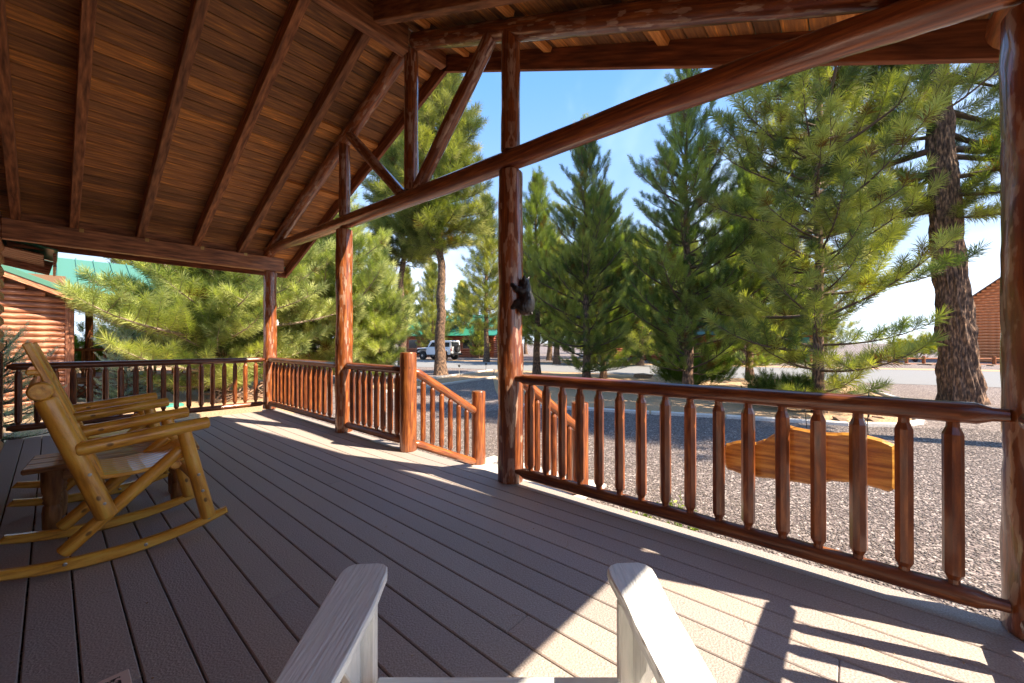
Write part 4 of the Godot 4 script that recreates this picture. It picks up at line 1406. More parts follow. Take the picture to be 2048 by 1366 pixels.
func build_near_cabin(siding: Material, green: Material, trim: Material) -> void:
	var o := thing("cabin", "log-sided neighbour cabin with a green metal roof at the left", "house", P(16.0, 0.0, 0), "cabins round the yard")
	# local x out towards the yard, local -z away along the porch line
	var core := plain("wall_core", lin(0.12, 0.06, 0.035))
	part("wall", cbox(Vector3(6.0, 3.4, 6.0), 0.0), core, o, Transform3D(Basis.IDENTITY, Vector3(-2.75, 1.3, -3.15)))
	var y := -0.36
	var k := 0
	while y < 4.0:
		var right := minf(0.26, 0.95 - (y - 2.02) / 0.447)
		log_part("log_course", Vector3(-5.6, y, -0.13), Vector3(right, y, -0.13), 0.08, 0.08, siding, o, 800 + k, 0.015, 12)
		y += 0.15
		k += 1
	part("corner_board", cbox(Vector3(0.16, 2.75, 0.2), 0.01), wood("trim_y", texs["siding"], 1, 4.0, 0.5, 0.6, 0.0, lin(0.9, 0.75, 0.65)), o, Transform3D(Basis.IDENTITY, Vector3(0.33, 0.95, -0.1)))
	# gable wing: rake, fascia, roof plane falling to the right
	var r0 := Vector3(-5.6, 5.17, 0.0)
	var r1 := Vector3(0.95, 2.24, 0.0)
	var dirn := (r1 - r0).normalized()
	var up := Vector3(-dirn.y, dirn.x, 0)
	for z in [0.42]:
		beam("rake_board", r0 + Vector3(0, -0.1, z), r1 + Vector3(0, -0.1, z), 0.04, 0.17, trim, o)
		beam("rake_trim", r0 + Vector3(0, 0.02, z + 0.035), r1 + Vector3(0, 0.02, z + 0.035), 0.03, 0.13, green, o)
	part("roof_panel", cbox(Vector3(r0.distance_to(r1), 0.04, 4.4), 0.003), green, o, Transform3D(Basis(dirn, up, Vector3(0, 0, 1)), (r0 + r1) / 2 + Vector3(0, 0.03, -1.75)))
	part("soffit", cbox(Vector3(r0.distance_to(r1), 0.02, 2.2), 0.0), plain("soffit_brown", lin(0.12, 0.055, 0.03)), o, Transform3D(Basis(dirn, up, Vector3(0, 0, 1)), (r0 + r1) / 2 + Vector3(0, -0.02, -0.7)))
	# main roof behind, falling towards the porch
	var e0 := Vector3(0, 2.4, -2.0)
	var e1 := Vector3(0, 4.35, -6.4)
	var sl := (e0 - e1)
	var zz := sl.normalized()
	var yy := zz.cross(Vector3.RIGHT)
	var xf := Transform3D(Basis(Vector3.RIGHT, yy, zz), Vector3(-1.4, (e0.y + e1.y) / 2, (e0.z + e1.z) / 2))
	part("roof_panel", cbox(Vector3(10.2, 0.05, sl.length()), 0.004), green, o, xf)
	for q in 22:
		part("seam", cbox(Vector3(0.03, 0.06, sl.length()), 0.0), green, o, xf * Transform3D(Basis.IDENTITY, Vector3(-4.9 + q * 0.46, 0.05, 0)))
	beam("eave_board", Vector3(-6.5, 2.3, -1.97), Vector3(3.7, 2.3, -1.97), 0.03, 0.16, trim, o)
	part("back_wall", cbox(Vector3(6.0, 3.0, 0.2), 0.0), core, o, Transform3D(Basis.IDENTITY, Vector3(-2.75, 1.1, -6.3)))
	# its porch: floor, skirt of lattice, rails, posts
	var brown := wood("fence_y", texs["log"], 1, 3.0, 0.5, 0.7)
	part("porch_floor", cbox(Vector3(3.4, 0.2, 2.6), 0.01), wood("porchfloor_x", texs["siding"], 0, 3.0, 0.4, 0.7, 0.0, lin(1.1, 1.0, 0.9)), o, Transform3D(Basis.IDENTITY, Vector3(2.2, 0.08, -2.6)))
	for x in [0.75, 3.7]:
		log_part("porch_post", Vector3(x, 0.18, -1.5), Vector3(x, 2.3, -1.5), 0.09, 0.085, brown, o, 850 + int(x), 0.05, 10)
	beam("porch_rail", Vector3(0.45, 1.0, -1.42), Vector3(3.8, 1.0, -1.42), 0.09, 0.08, wood("fence_x", texs["log"], 0, 3.0, 0.5, 0.7), o)
	for q in 14:
		part("baluster", cbox(Vector3(0.07, 0.78, 0.06), 0.006), brown, o, Transform3D(Basis.IDENTITY, Vector3(0.62 + q * 0.23, 0.58, -1.42)))
	var lat := wood("lattice_x", texs["siding"], 0, 4.0, 0.5, 0.7, 0.0, lin(0.9, 0.6, 0.45))
	for q in 20:
		for s in [-1.0, 1.0]:
			var p := Vector3(0.5 + q * 0.17, -0.21, -1.28 + 0.012 * s)
			part("lattice_slat", cbox(Vector3(0.56, 0.04, 0.01), 0.0), lat, o, Transform3D(Basis(Vector3.BACK, s * PI / 4), p))


# ---------------------------------------------------------------- parked vehicle
func wheel(o: Node3D, called: String, at: Vector3, rad: float, w: float, turn := 0.0) -> void:
	var xf := Transform3D(Basis(Vector3.UP, turn) * Basis(Vector3.RIGHT, PI / 2), at)
	var t := part(called, faceted([[-w / 2, rad * 0.55], [-w / 2, rad * 0.9], [-w / 2 + 0.03, rad], [w / 2 - 0.03, rad], [w / 2, rad * 0.9], [w / 2, rad * 0.55]], 20, true, "tyre%.2f%.2f" % [rad, w]), plain("tyre", lin(0.018, 0.018, 0.02), 0.8), o, xf)
	part("rim", faceted([[-w / 2 - 0.004, rad * 0.2], [-w / 2 + 0.01, rad * 0.58], [w / 2 - 0.01, rad * 0.58], [w / 2 + 0.004, rad * 0.2]], 10, true, "rim%.2f%.2f" % [rad, w]), plain("rim_metal", lin(0.3, 0.3, 0.32), 0.35, 0.8), t)


func build_vehicle() -> void:
	var head := (Y(-0.86, 0.5) - Y(0, 0)).normalized()
	var o := thing("parked_vehicle", "white boxy off-road vehicle parked across the street, spare wheel on its back", "vehicle", Y(-7.1, 38.6, G), "", atan2(-head.z, head.x))
	var white := plain("car_white", lin(0.72, 0.74, 0.77), 0.25)
	var black := plain("car_black", lin(0.02, 0.02, 0.022), 0.5)
	var glass := plain("dark_glass", lin(0.02, 0.025, 0.03), 0.06)
	var body := PackedVector2Array([Vector2(-2.05, 0.55), Vector2(-1.75, 0.5), Vector2(-1.62, 0.92), Vector2(-1.0, 0.92), Vector2(-0.85, 0.5), Vector2(0.85, 0.5), Vector2(1.0, 0.9), Vector2(1.6, 0.92), Vector2(1.85, 0.7), Vector2(2.05, 0.7), Vector2(2.05, 1.12), Vector2(0.85, 1.2), Vector2(-2.05, 1.2)])
	part("body", extrude(body, 1.6, 0.03), white, o)
	var cab := PackedVector2Array([Vector2(-2.03, 1.2), Vector2(0.85, 1.2), Vector2(0.42, 1.8), Vector2(0.2, 1.86), Vector2(-1.9, 1.86), Vector2(-2.0, 1.8)])
	part("cabin_top", extrude(cab, 1.48, 0.04), white, o)
	for s in [-1.0, 1.0]:
		for w in [[-1.92, -1.2], [-1.1, -0.4], [-0.3, 0.45]]:
			var top: float = 0.16 if w[1] > 0 else w[1]
			part("side_window", extrude(PackedVector2Array([Vector2(w[0], 1.26), Vector2(w[1] + (0.12 if w[1] > 0 else 0.0), 1.26), Vector2(top + 0.02, 1.68), Vector2(w[0], 1.68)]), 0.03, 0.004), glass, o, Transform3D(Basis.IDENTITY, Vector3(0, 0, s * 0.735)))
		part("front_fender", extrude(PackedVector2Array([Vector2(0.8, 0.98), Vector2(0.95, 1.08), Vector2(1.75, 1.08), Vector2(2.0, 0.9), Vector2(2.0, 0.82), Vector2(1.7, 0.98), Vector2(1.0, 0.98)]), 0.26, 0.02), black, o, Transform3D(Basis.IDENTITY, Vector3(0, 0, s * 0.85)))
		part("rear_fender", extrude(PackedVector2Array([Vector2(-1.9, 0.75), Vector2(-1.75, 1.0), Vector2(-0.95, 1.0), Vector2(-0.75, 0.75), Vector2(-0.95, 0.9), Vector2(-1.68, 0.9)]), 0.22, 0.02), white, o, Transform3D(Basis.IDENTITY, Vector3(0, 0, s * 0.86)))
		part("door_seam", cbox(Vector3(0.012, 0.6, 0.01), 0.0), black, o, Transform3D(Basis.IDENTITY, Vector3(-0.35, 0.88, s * 0.8)))
		part("step_bar", cbox(Vector3(1.7, 0.09, 0.12), 0.02), black, o, Transform3D(Basis.IDENTITY, Vector3(0, 0.46, s * 0.84)))
		part("tail_light", cbox(Vector3(0.06, 0.2, 0.14), 0.015), plain("tail_red", lin(0.5, 0.02, 0.02), 0.25), o, Transform3D(Basis.IDENTITY, Vector3(-2.06, 0.98, s * 0.68)))
		part("mirror", cbox(Vector3(0.08, 0.16, 0.16), 0.02), black, o, Transform3D(Basis.IDENTITY, Vector3(0.62, 1.3, s * 0.95)))
		wheel(o, "wheel", Vector3(1.3, 0.41, s * 0.78), 0.41, 0.26)
		wheel(o, "wheel", Vector3(-1.32, 0.41, s * 0.78), 0.41, 0.26)
	part("rear_window", cbox(Vector3(0.03, 0.42, 1.1), 0.005), glass, o, Transform3D(Basis.IDENTITY, Vector3(-2.02, 1.5, 0)))
	part("bumper", cbox(Vector3(0.18, 0.18, 1.6), 0.03), black, o, Transform3D(Basis.IDENTITY, Vector3(-2.12, 0.58, 0)))
	part("bumper", cbox(Vector3(0.2, 0.18, 1.6), 0.03), black, o, Transform3D(Basis.IDENTITY, Vector3(2.14, 0.62, 0)))
	wheel(o, "spare_wheel", Vector3(-2.2, 1.12, 0.1), 0.39, 0.24, PI / 2)


# ---------------------------------------------------------------- rocking chairs and table
func build_rocking_chairs() -> void:
	var m := wood("honey_y", texs["honey"], 1, 3.4, 0.5, 0.35, 0.45)
	var mx := wood("honey_x", texs["honey"], 0, 3.4, 0.5, 0.32, 0.5, lin(1, 1, 1), false, Vector3(0.3, 0.5, 0.2))
	knotty(m)
	var metal := plain("bolt_metal", lin(0.5, 0.48, 0.44), 0.35, 0.9)
	var o := thing("rocking_chair", "honey-coloured log rocking chair, the nearer of the pair", "chair", P(3.39, 0, 0), "log rocking chairs by the house wall")
	var bolt := faceted([[0.0, 0.009], [0.004, 0.009], [0.006, 0.005]], 10, true, "bolt")
	var n := 300
	for s in [1.0, -1.0]:
		var z: float = 0.27 * s
		log_part("back_post", Vector3(0.205, 0.245, z), Vector3(-0.018, 0.915, z), 0.046, 0.042, m, o, n, 0.03, 18, 0.0)
		log_part("arm", Vector3(0.085, 0.637, z + 0.018 * s), Vector3(0.655, 0.7, z + 0.018 * s), 0.038, 0.037, m, o, n + 1, 0.03, 18)
		log_part("front_leg", Vector3(0.658, 0.095, z), Vector3(0.532, 0.668, z), 0.04, 0.035, m, o, n + 2, 0.03, 18)
		log_part("brace", Vector3(0.04, 0.09, z - 0.045 * s), Vector3(0.53, 0.545, z - 0.045 * s), 0.036, 0.035, m, o, n + 3, 0.03, 16)
		var run := PackedVector2Array()
		for k in 15:
			var b := lerpf(-0.2, 0.76, k / 14.0)
			run.push_back(Vector2(b, 0.003 + 0.36 * pow(b - 0.24, 2) - 0.04 * pow(absf(b - 0.24), 3)))
		for k in 15:
			var b := lerpf(0.75, -0.17, k / 14.0)
			run.push_back(Vector2(b, 0.066 + 0.3 * pow(b - 0.24, 2) - 0.02 * absf(b - 0.24)))
		part("rocker", extrude(run, 0.045, 0.009), mx, o, Transform3D(Basis.IDENTITY, Vector3(0, 0, z)))
		for q in [[0.60, 0.385], [0.62, 0.28], [0.135, 0.5], [0.19, 0.33]]:
			part("bolt", bolt, metal, o, Transform3D(Basis(Vector3.RIGHT, PI / 2 * s), Vector3(q[0], q[1], z + 0.039 * s)))
		for q in [[0.05, 0.055], [0.655, 0.095], [0.36, 0.04]]:
			part("bolt", bolt, metal, o, Transform3D(Basis(Vector3.RIGHT, PI / 2 * s), Vector3(q[0], q[1], z + 0.0225 * s)))
		n += 10
	for q in [[-0.035, 0.958, 0.046, 0.345], [0.6, 0.36, 0.03, 0.24], [0.17, 0.39, 0.032, 0.24], [0.5, 0.455, 0.03, 0.24]]:
		log_part("cross_rail", Vector3(q[0], q[1], -q[3]), Vector3(q[0], q[1], q[3]), q[2], q[2], m, o, n, 0.02, 18)
		n += 1
	# seat slats, dished front to back
	for k in 8:
		var prof := PackedVector2Array()
		for q in 9:
			var t := q / 8.0
			prof.push_back(Vector2(lerpf(0.14, 0.6, t), 0.452 - 0.035 * sin(t * PI * 0.75) + 0.088 * t * t))
		for q in 9:
			var t := 1.0 - q / 8.0
			prof.push_back(Vector2(lerpf(0.14, 0.6, t), 0.474 - 0.035 * sin(t * PI * 0.75) + 0.088 * t * t))
		part("seat_slat", extrude(prof, 0.052, 0.004), mx, o, Transform3D(Basis.IDENTITY, Vector3(0, 0, -0.2 + k * 0.0572)))
	# back slats standing between the posts
	for k in 6:
		beam("back_slat", Vector3(0.185, 0.46, -0.19 + k * 0.076), Vector3(-0.085, 1.2, -0.19 + k * 0.076), 0.066, 0.03, mx, o, 0.006, Vector3(1, 0, 0))
	for y in [0.62, 1.05]:
		var b: float = lerpf(0.185, -0.085, (y - 0.46) / 0.74) - 0.03
		beam("back_batten", Vector3(b, y, -0.22), Vector3(b, y, 0.22), 0.05, 0.026, mx, o)
	again(o, P(4.72, 0.0, 0), 0.0, "honey-coloured log rocking chair, the one farther along the porch")
	# side table between them
	var old := wood("oldtable_x", texs["oldtable"], 0, 3.2, 0.5, 0.5, 0.2)
	var oldy := wood("oldtable_y", texs["oldtable"], 1, 3.2, 0.5, 0.5, 0.2, lin(0.8, 0.75, 0.7))
	var t := thing("side_table", "low rustic wooden side table with turned legs between the rocking chairs", "table", P(4.02, 0.33, 0), "", -0.1)
	for k in 3:
		part("top_board", cbox(Vector3(0.86, 0.034, 0.148), 0.008), old, t, Transform3D(Basis.IDENTITY, Vector3(0, 0.408, -0.15 + 0.15 * k)))
	for sx in [-0.31, 0.31]:
		for sz in [-0.15, 0.15]:
			part("leg", faceted([[0.0, 0.034], [0.02, 0.042], [0.12, 0.045], [0.16, 0.04], [0.17, 0.033], [0.185, 0.043], [0.2, 0.036], [0.215, 0.044], [0.23, 0.037], [0.245, 0.045], [0.3, 0.05], [0.39, 0.05]], 16, false, "table_leg"), oldy, t, Transform3D(Basis.IDENTITY, Vector3(sx, 0, sz)))
	for sz in [-0.15, 0.15]:
		part("apron", cbox(Vector3(0.6, 0.07, 0.025), 0.004), old, t, Transform3D(Basis.IDENTITY, Vector3(0, 0.352, sz)))


# ---------------------------------------------------------------- the white chair the picture is taken from
func build_white_chair() -> void:
	var w := wood("white_z", texs["white"], 1, 7.0, 0.35, 0.45, 0.0, lin(1, 1, 1), false, Vector3.ZERO, 1.6)
	var wy := wood("white_y", texs["white"], 1, 6.0, 0.4, 0.5, 0.0, lin(1.0, 0.99, 0.95), false, Vector3(0.2, 0.2, 0.5), 0.8)
	var wx := wood("white_x", texs["white"], 0, 6.0, 0.4, 0.5, 0.0, lin(1, 1, 1), false, Vector3(0.2, 0.2, 0.5), 0.8)
	var o := thing("adirondack_chair", "white painted wooden armchair in the foreground, seen from its seat", "chair", Vector3.ZERO, "", deg_to_rad(-49.19))
	var flat := Basis(Vector3(1, 0, 0), Vector3(0, 0, -1), Vector3(0, 1, 0))
	var left := V2([-0.435, 0.1, -0.435, 0.72, -0.45, 0.9, -0.464, 1.07, -0.463, 1.09, -0.456, 1.108, -0.442, 1.12, -0.38, 1.126, -0.36, 1.122, -0.346, 1.108, -0.338, 1.08, -0.336, 1.05, -0.327, 0.95, -0.325, 0.8, -0.33, 0.5, -0.345, 0.1])
	var right := V2([0.38, 0.1, 0.375, 0.72, 0.378, 0.95, 0.386, 1.07, 0.386, 1.1, 0.376, 1.12, 0.355, 1.13, 0.295, 1.126, 0.274, 1.115, 0.262, 1.095, 0.26, 1.06, 0.268, 0.96, 0.268, 0.88, 0.276, 0.73, 0.28, 0.5, 0.29, 0.1])
	part("arm", extrude(left, 0.027, 0.004), w, o, Transform3D(flat, Vector3(0, 0.567, 0)))
	part("arm", extrude(right, 0.027, 0.004), w, o, Transform3D(flat, Vector3(0, 0.567, 0)))
	for d in [[-0.375, 1.0], [0.3, -1.0]]:
		part("front_leg", cbox(Vector3(0.07, 0.553, 0.028), 0.004), wy, o, Transform3D(Basis.IDENTITY, Vector3(d[0], 0.2765, -1.0)))
		part("arm_bracket", extrude(V2([0.0, 0.0, 0.0, 0.2, -0.12, 0.2, -0.1, 0.12, -0.03, 0.02]), 0.025, 0.003), wy, o, Transform3D(Basis(Vector3(0, 0, -1), Vector3.UP, Vector3(1, 0, 0)), Vector3(d[0] - 0.01 * d[1], 0.352, -0.983)))
		part("side_rail", extrude(V2([-0.1, 0.07, 0.25, 0.13, 0.98, 0.3, 0.985, 0.36, 0.9, 0.365, 0.3, 0.28, -0.12, 0.12]), 0.026, 0.003), wy, o, Transform3D(Basis(Vector3(0, 0, -1), Vector3.UP, Vector3(1, 0, 0)), Vector3(d[0] + 0.05 * d[1], 0, 0)))
	for k in 7:
		var dd := 0.945 - k * 0.079
		part("seat_slat", cbox(Vector3(0.59, 0.02, 0.072), 0.005), wx, o, Transform3D(Basis(Vector3.RIGHT, 0.12), Vector3(-0.033, 0.37 - k * 0.0095, -dd)))
	for k in 7:
		var x := -0.033 + (k - 3) * 0.078
		beam("back_slat", Vector3(x, 0.3, -0.38), Vector3(-0.033 + (k - 3) * 0.09, 0.97 - 0.012 * (k - 3) * (k - 3), 0.02), 0.07, 0.018, wx, o, 0.004, Vector3(0, 0, 1))


# ---------------------------------------------------------------- small things
func bear_field(p: Vector3, prims: Array) -> float:
	var d := 1e3
	for q in prims:
		var a: Vector3 = q[0]
		var ab: Vector3 = q[1] - a
		var t := clampf((p - a).dot(ab) / maxf(ab.length_squared(), 1e-9), 0, 1)
		var e: float = (p - a - ab * t).length() - lerpf(q[2], q[3], t)
		var k: float = q[4]
		var h := clampf(0.5 + 0.5 * (d - e) / k, 0, 1)
		d = lerpf(d, e, h) - k * h * (1 - h)
	return d


func sdf_mesh(prims: Array, lo: Vector3, hi: Vector3, cell: float, furrow := 0.0) -> ArrayMesh:
	var nx := int((hi.x - lo.x) / cell) + 1
	var ny := int((hi.y - lo.y) / cell) + 1
	var nz := int((hi.z - lo.z) / cell) + 1
	var f := PackedFloat32Array()
	f.resize(nx * ny * nz)
	var fn := noise(5, 38.0, 2)
	for i in nx:
		for j in ny:
			for k in nz:
				var p := lo + Vector3(i, j, k) * cell
				var v := bear_field(p, prims)
				if absf(v) < cell * 4:
					v += furrow * fn.get_noise_3d(p.x, p.y * 0.35, p.z)
				f[(i * ny + j) * nz + k] = v
	var mb := MB.new()
	var id := PackedInt32Array()
	id.resize(nx * ny * nz)
	id.fill(-1)
	for i in nx - 1:
		for j in ny - 1:
			for k in nz - 1:
				var c := Vector3.ZERO
				var m := 0
				var at := func(q: int) -> float: return f[((i + (q & 1)) * ny + j + ((q >> 1) & 1)) * nz + k + (q >> 2)]
				var first: bool = at.call(0) < 0.0
				var mixed := false
				for q in range(1, 8):
					if (at.call(q) < 0.0) != first:
						mixed = true
						break
				if not mixed:
					continue
				for e in [[0, 1], [2, 3], [4, 5], [6, 7], [0, 2], [1, 3], [4, 6], [5, 7], [0, 4], [1, 5], [2, 6], [3, 7]]:
					var va: float = at.call(e[0])
					var vb: float = at.call(e[1])
					if (va < 0) != (vb < 0):
						var t := va / (va - vb)
						var pa := Vector3(e[0] & 1, (e[0] >> 1) & 1, e[0] >> 2)
						var pb := Vector3(e[1] & 1, (e[1] >> 1) & 1, e[1] >> 2)
						c += pa.lerp(pb, t)
						m += 1
				var p := lo + (Vector3(i, j, k) + c / m) * cell
				var g := Vector3(f[((i + 1) * ny + j) * nz + k] - f[(i * ny + j) * nz + k], f[(i * ny + j + 1) * nz + k] - f[(i * ny + j) * nz + k], f[(i * ny + j) * nz + k + 1] - f[(i * ny + j) * nz + k])
				id[(i * ny + j) * nz + k] = mb.vert(p, g.normalized())
	for i in range(1, nx - 1):
		for j in range(1, ny - 1):
			for k in range(1, nz - 1):
				var v0 := f[(i * ny + j) * nz + k]
				for ax in 3:
					var v1 := f[((i + int(ax == 0)) * ny + j + int(ax == 1)) * nz + k + int(ax == 2)]
					if (v0 < 0) == (v1 < 0):
						continue
					var u := Vector3i(0, 1, 0) if ax == 0 else Vector3i(0, 0, 1) if ax == 1 else Vector3i(1, 0, 0)
					var w := Vector3i(0, 0, 1) if ax == 0 else Vector3i(1, 0, 0) if ax == 1 else Vector3i(0, 1, 0)
					var q := []
					for o in [Vector3i.ZERO, u, u + w, w]:
						q.append(id[((i - o.x) * ny + j - o.y) * nz + k - o.z])
					if q.min() < 0:
						continue
					if v0 < 0:
						mb.itri(q[0], q[1], q[2])
						mb.itri(q[0], q[2], q[3])
					else:
						mb.itri(q[0], q[2], q[1])
						mb.itri(q[0], q[3], q[2])
	return mb.done()


func build_small_things() -> void:
	build_bear()
	# star on the corner post
	var star := PackedVector2Array()
	for k in 10:
		var t := TAU * k / 10.0 + PI / 2
		var r := 0.062 if k % 2 == 0 else 0.026
		star.push_back(Vector2(cos(t), sin(t)) * r)
	var st := MeshInstance3D.new()
	st.name = numbered("star_ornament")
	st.mesh = extrude(star, 0.02, 0.005)
	st.material_override = plain("star_white", lin(0.8, 0.8, 0.78), 0.5)
	add_child(st)
	st.transform = Transform3D(Basis(Vector3.UP, atan2(0.75, 0.66)), P(8.14, 2.75, 1.57))
	tag(st, "small white star ornament on the side of the far corner post", "ornament")
	# the hanging slab
	var sl := PackedVector2Array()
	var out := V2([0.603, 0.585, 0.529, 0.613, 0.444, 0.621, 0.394, 0.645, 0.341, 0.691, 0.279, 0.735, 0.238, 0.731, 0.17, 0.722, 0.096, 0.725, 0.016, 0.733, -0.043, 0.734, -0.101, 0.717, -0.145, 0.698, -0.147, 0.558, -0.144, 0.481, -0.125, 0.468, -0.076, 0.471, -0.027, 0.481, 0.016, 0.483, 0.096, 0.465, 0.17, 0.432, 0.229, 0.426, 0.289, 0.421, 0.362, 0.421, 0.438, 0.413, 0.518, 0.415, 0.595, 0.425, 0.611, 0.462, 0.616, 0.529])
	var nn := noise(33, 9.0, 3)
	for k in out.size():
		var nx := out[(k + 1) % out.size()]
		for q in 4:
			var p := out[k].lerp(nx, q / 4.0)
			sl.push_back(p + Vector2(0, 0.008 * nn.get_noise_2d(p.x, p.y * 3.0)))
	var s := thing("wood_slab_sign", "blank golden live-edge wood slab hanging behind the balusters", "sign", P(0, 2.712, 0))
	var cedar := wood("cedar_x", texs["cedar"], 0, 4.5, 0.45, 0.4, 0.3)
	var bas := Basis(Vector3(0, 0, -1), Vector3.UP, Vector3(1, 0, 0))
	part("slab", extrude(sl, 0.035, 0.012), cedar, s, Transform3D(bas, Vector3.ZERO))
	var wire := plain("wire", lin(0.03, 0.028, 0.026), 0.5, 0.5)
	for d in [[0.205, 0.745], [-0.048, 0.74]]:
		var mb := MB.new()
		var a: float = d[0]
		var pts := PackedVector3Array([Vector3(0.02, d[1] - 0.02, -a), Vector3(0.01, d[1] + 0.04, -a - 0.004), Vector3(-0.02, 0.88, -a), Vector3(-0.06, 0.95, -a), Vector3(-0.13, 0.948, -a), Vector3(-0.142, 0.89, -a - 0.005), Vector3(-0.09, 0.836, -a), Vector3(-0.02, 0.85, -a + 0.006)])
		mb.tube(pts, PackedFloat32Array([0.0018, 0.0018, 0.0018, 0.0018, 0.0018, 0.0018, 0.0018, 0.0018]), 6)
		part("wire", mb.done(), wire, s)
	# the mat whose corner shows at the lower left
	var mat := StandardMaterial3D.new()
	mat.albedo_texture = mat_print()
	mat.roughness = 0.95
	mat.uv1_triplanar = true
	mat.uv1_scale = Vector3(2.0, 2.0, 2.0)
	mat.uv1_offset = Vector3(0.5, 0, 0.5)
	var rug := MeshInstance3D.new()
	rug.name = numbered("door_mat")
	rug.mesh = cbox(Vector3(0.5, 0.008, 0.5), 0.003)
	rug.material_override = mat
	add_child(rug)
	rug.position = P(1.77, -0.06, 0.0042)
	tag(rug, "patterned beige and black door mat, its corner at the lower left", "door mat")
	# stake lights by the path
	for d in [[-2.6, 19.6, "black-headed stake light beside the slim pine's trunk"], [-1.4, 21.4, "black-headed stake light nearest the road, left of the bear's post"]]:
		var o := thing("stake_light", d[2], "garden light", Y(d[0], d[1], G), "stake lights along the soil path")
		part("stake", faceted([[0.0, 0.014], [0.46, 0.014]], 8, false, "stake"), plain("stake_grey", lin(0.45, 0.45, 0.45), 0.4, 0.5), o)
		part("lamp_head", faceted([[0.44, 0.03], [0.46, 0.05], [0.53, 0.055], [0.56, 0.02]], 12, false, "lamp_head"), plain("car_black", lin(0.02, 0.02, 0.022), 0.5), o)
	rocks()
	firewood()
	plants()
	deck_litter()


func build_bear() -> void:
	var prims := []
	for q in [
		[0, -0.005, -0.005, 0, 0.05, -0.008, 0.074, 0.07, 0.03], [0, 0.05, -0.008, 0, 0.16, 0.004, 0.068, 0.055, 0.04],
		[0, 0.175, 0.006, 0, 0.225, 0.01, 0.046, 0.047, 0.025], [0, 0.225, 0.02, 0.004, 0.232, 0.068, 0.036, 0.021, 0.015],
		[-0.032, 0.262, -0.002, -0.042, 0.281, -0.008, 0.017, 0.013, 0.008], [0.032, 0.262, -0.002, 0.042, 0.281, -0.008, 0.017, 0.013, 0.008],
		[-0.045, 0.15, 0.012, -0.077, 0.165, 0.05, 0.032, 0.025, 0.022], [-0.077, 0.165, 0.05, -0.078, 0.205, 0.1, 0.024, 0.021, 0.012],
		[0.045, 0.15, 0.012, 0.077, 0.165, 0.05, 0.032, 0.025, 0.022], [0.077, 0.165, 0.05, 0.078, 0.205, 0.1, 0.024, 0.021, 0.012],
		[-0.045, 0.0, 0.005, -0.07, 0.035, 0.048, 0.05, 0.038, 0.025], [-0.07, 0.035, 0.048, -0.074, -0.005, 0.1, 0.034, 0.024, 0.014],
		[0.045, 0.0, 0.005, 0.07, 0.035, 0.048, 0.05, 0.038, 0.025], [0.07, 0.035, 0.048, 0.074, -0.005, 0.1, 0.034, 0.024, 0.014],
		[0, -0.05, -0.048, 0, -0.062, -0.066, 0.016, 0.011, 0.012]]:
		prims.append([Vector3(q[0], q[1], q[2]), Vector3(q[3], q[4], q[5]), q[6], q[7], q[8]])
	var m := StandardMaterial3D.new()
	m.resource_name = "bear_black"
	m.albedo_texture = ramp_tex("bear", [[0.0, 0.006, 0.006, 0.007], [0.6, 0.016, 0.016, 0.018], [1.0, 0.05, 0.045, 0.045]], 95, 0.05, 4)
	m.uv1_triplanar = true
	m.uv1_scale = Vector3(6, 3, 6)
	m.roughness = 0.36
	var o := MeshInstance3D.new()
	o.name = numbered("bear_ornament")
	o.mesh = sdf_mesh(prims, Vector3(-0.13, -0.1, -0.1), Vector3(0.13, 0.31, 0.14), 0.005, 0.0035)
	o.material_override = m
	add_child(o)
	# it hugs the side of the post that faces right and a little towards the seat
	var post := Y(-0.0138, 3.48, 0)
	var at := Y(0.118, 3.40, 0)
	var to := (post - at).normalized()
	o.transform = Transform3D(Basis(Vector3.UP.cross(to), Vector3.UP, to).scaled(Vector3.ONE * 0.92), Vector3(at.x, 1.505, at.z))
	tag(o, "black carved bear cub climbing the log post beside the stairs", "ornament")


func mat_print() -> ImageTexture:   # printed scrolls on the mat
	var img := Image.create(256, 256, false, Image.FORMAT_RGB8)
	var n := noise(77, 0.02, 2, FastNoiseLite.TYPE_SIMPLEX_SMOOTH, 60.0)
	for y in 256:
		for x in 256:
			var e := mini(mini(x, 255 - x), mini(y, 255 - y))
			var v := absf(n.get_noise_2d(x, y))
			var dark := v < 0.16 and e > 12
			var c := lin(0.03, 0.026, 0.024) if dark else lin(0.8, 0.62, 0.52)
			img.set_pixel(x, y, c)
	return ImageTexture.create_from_image(img)


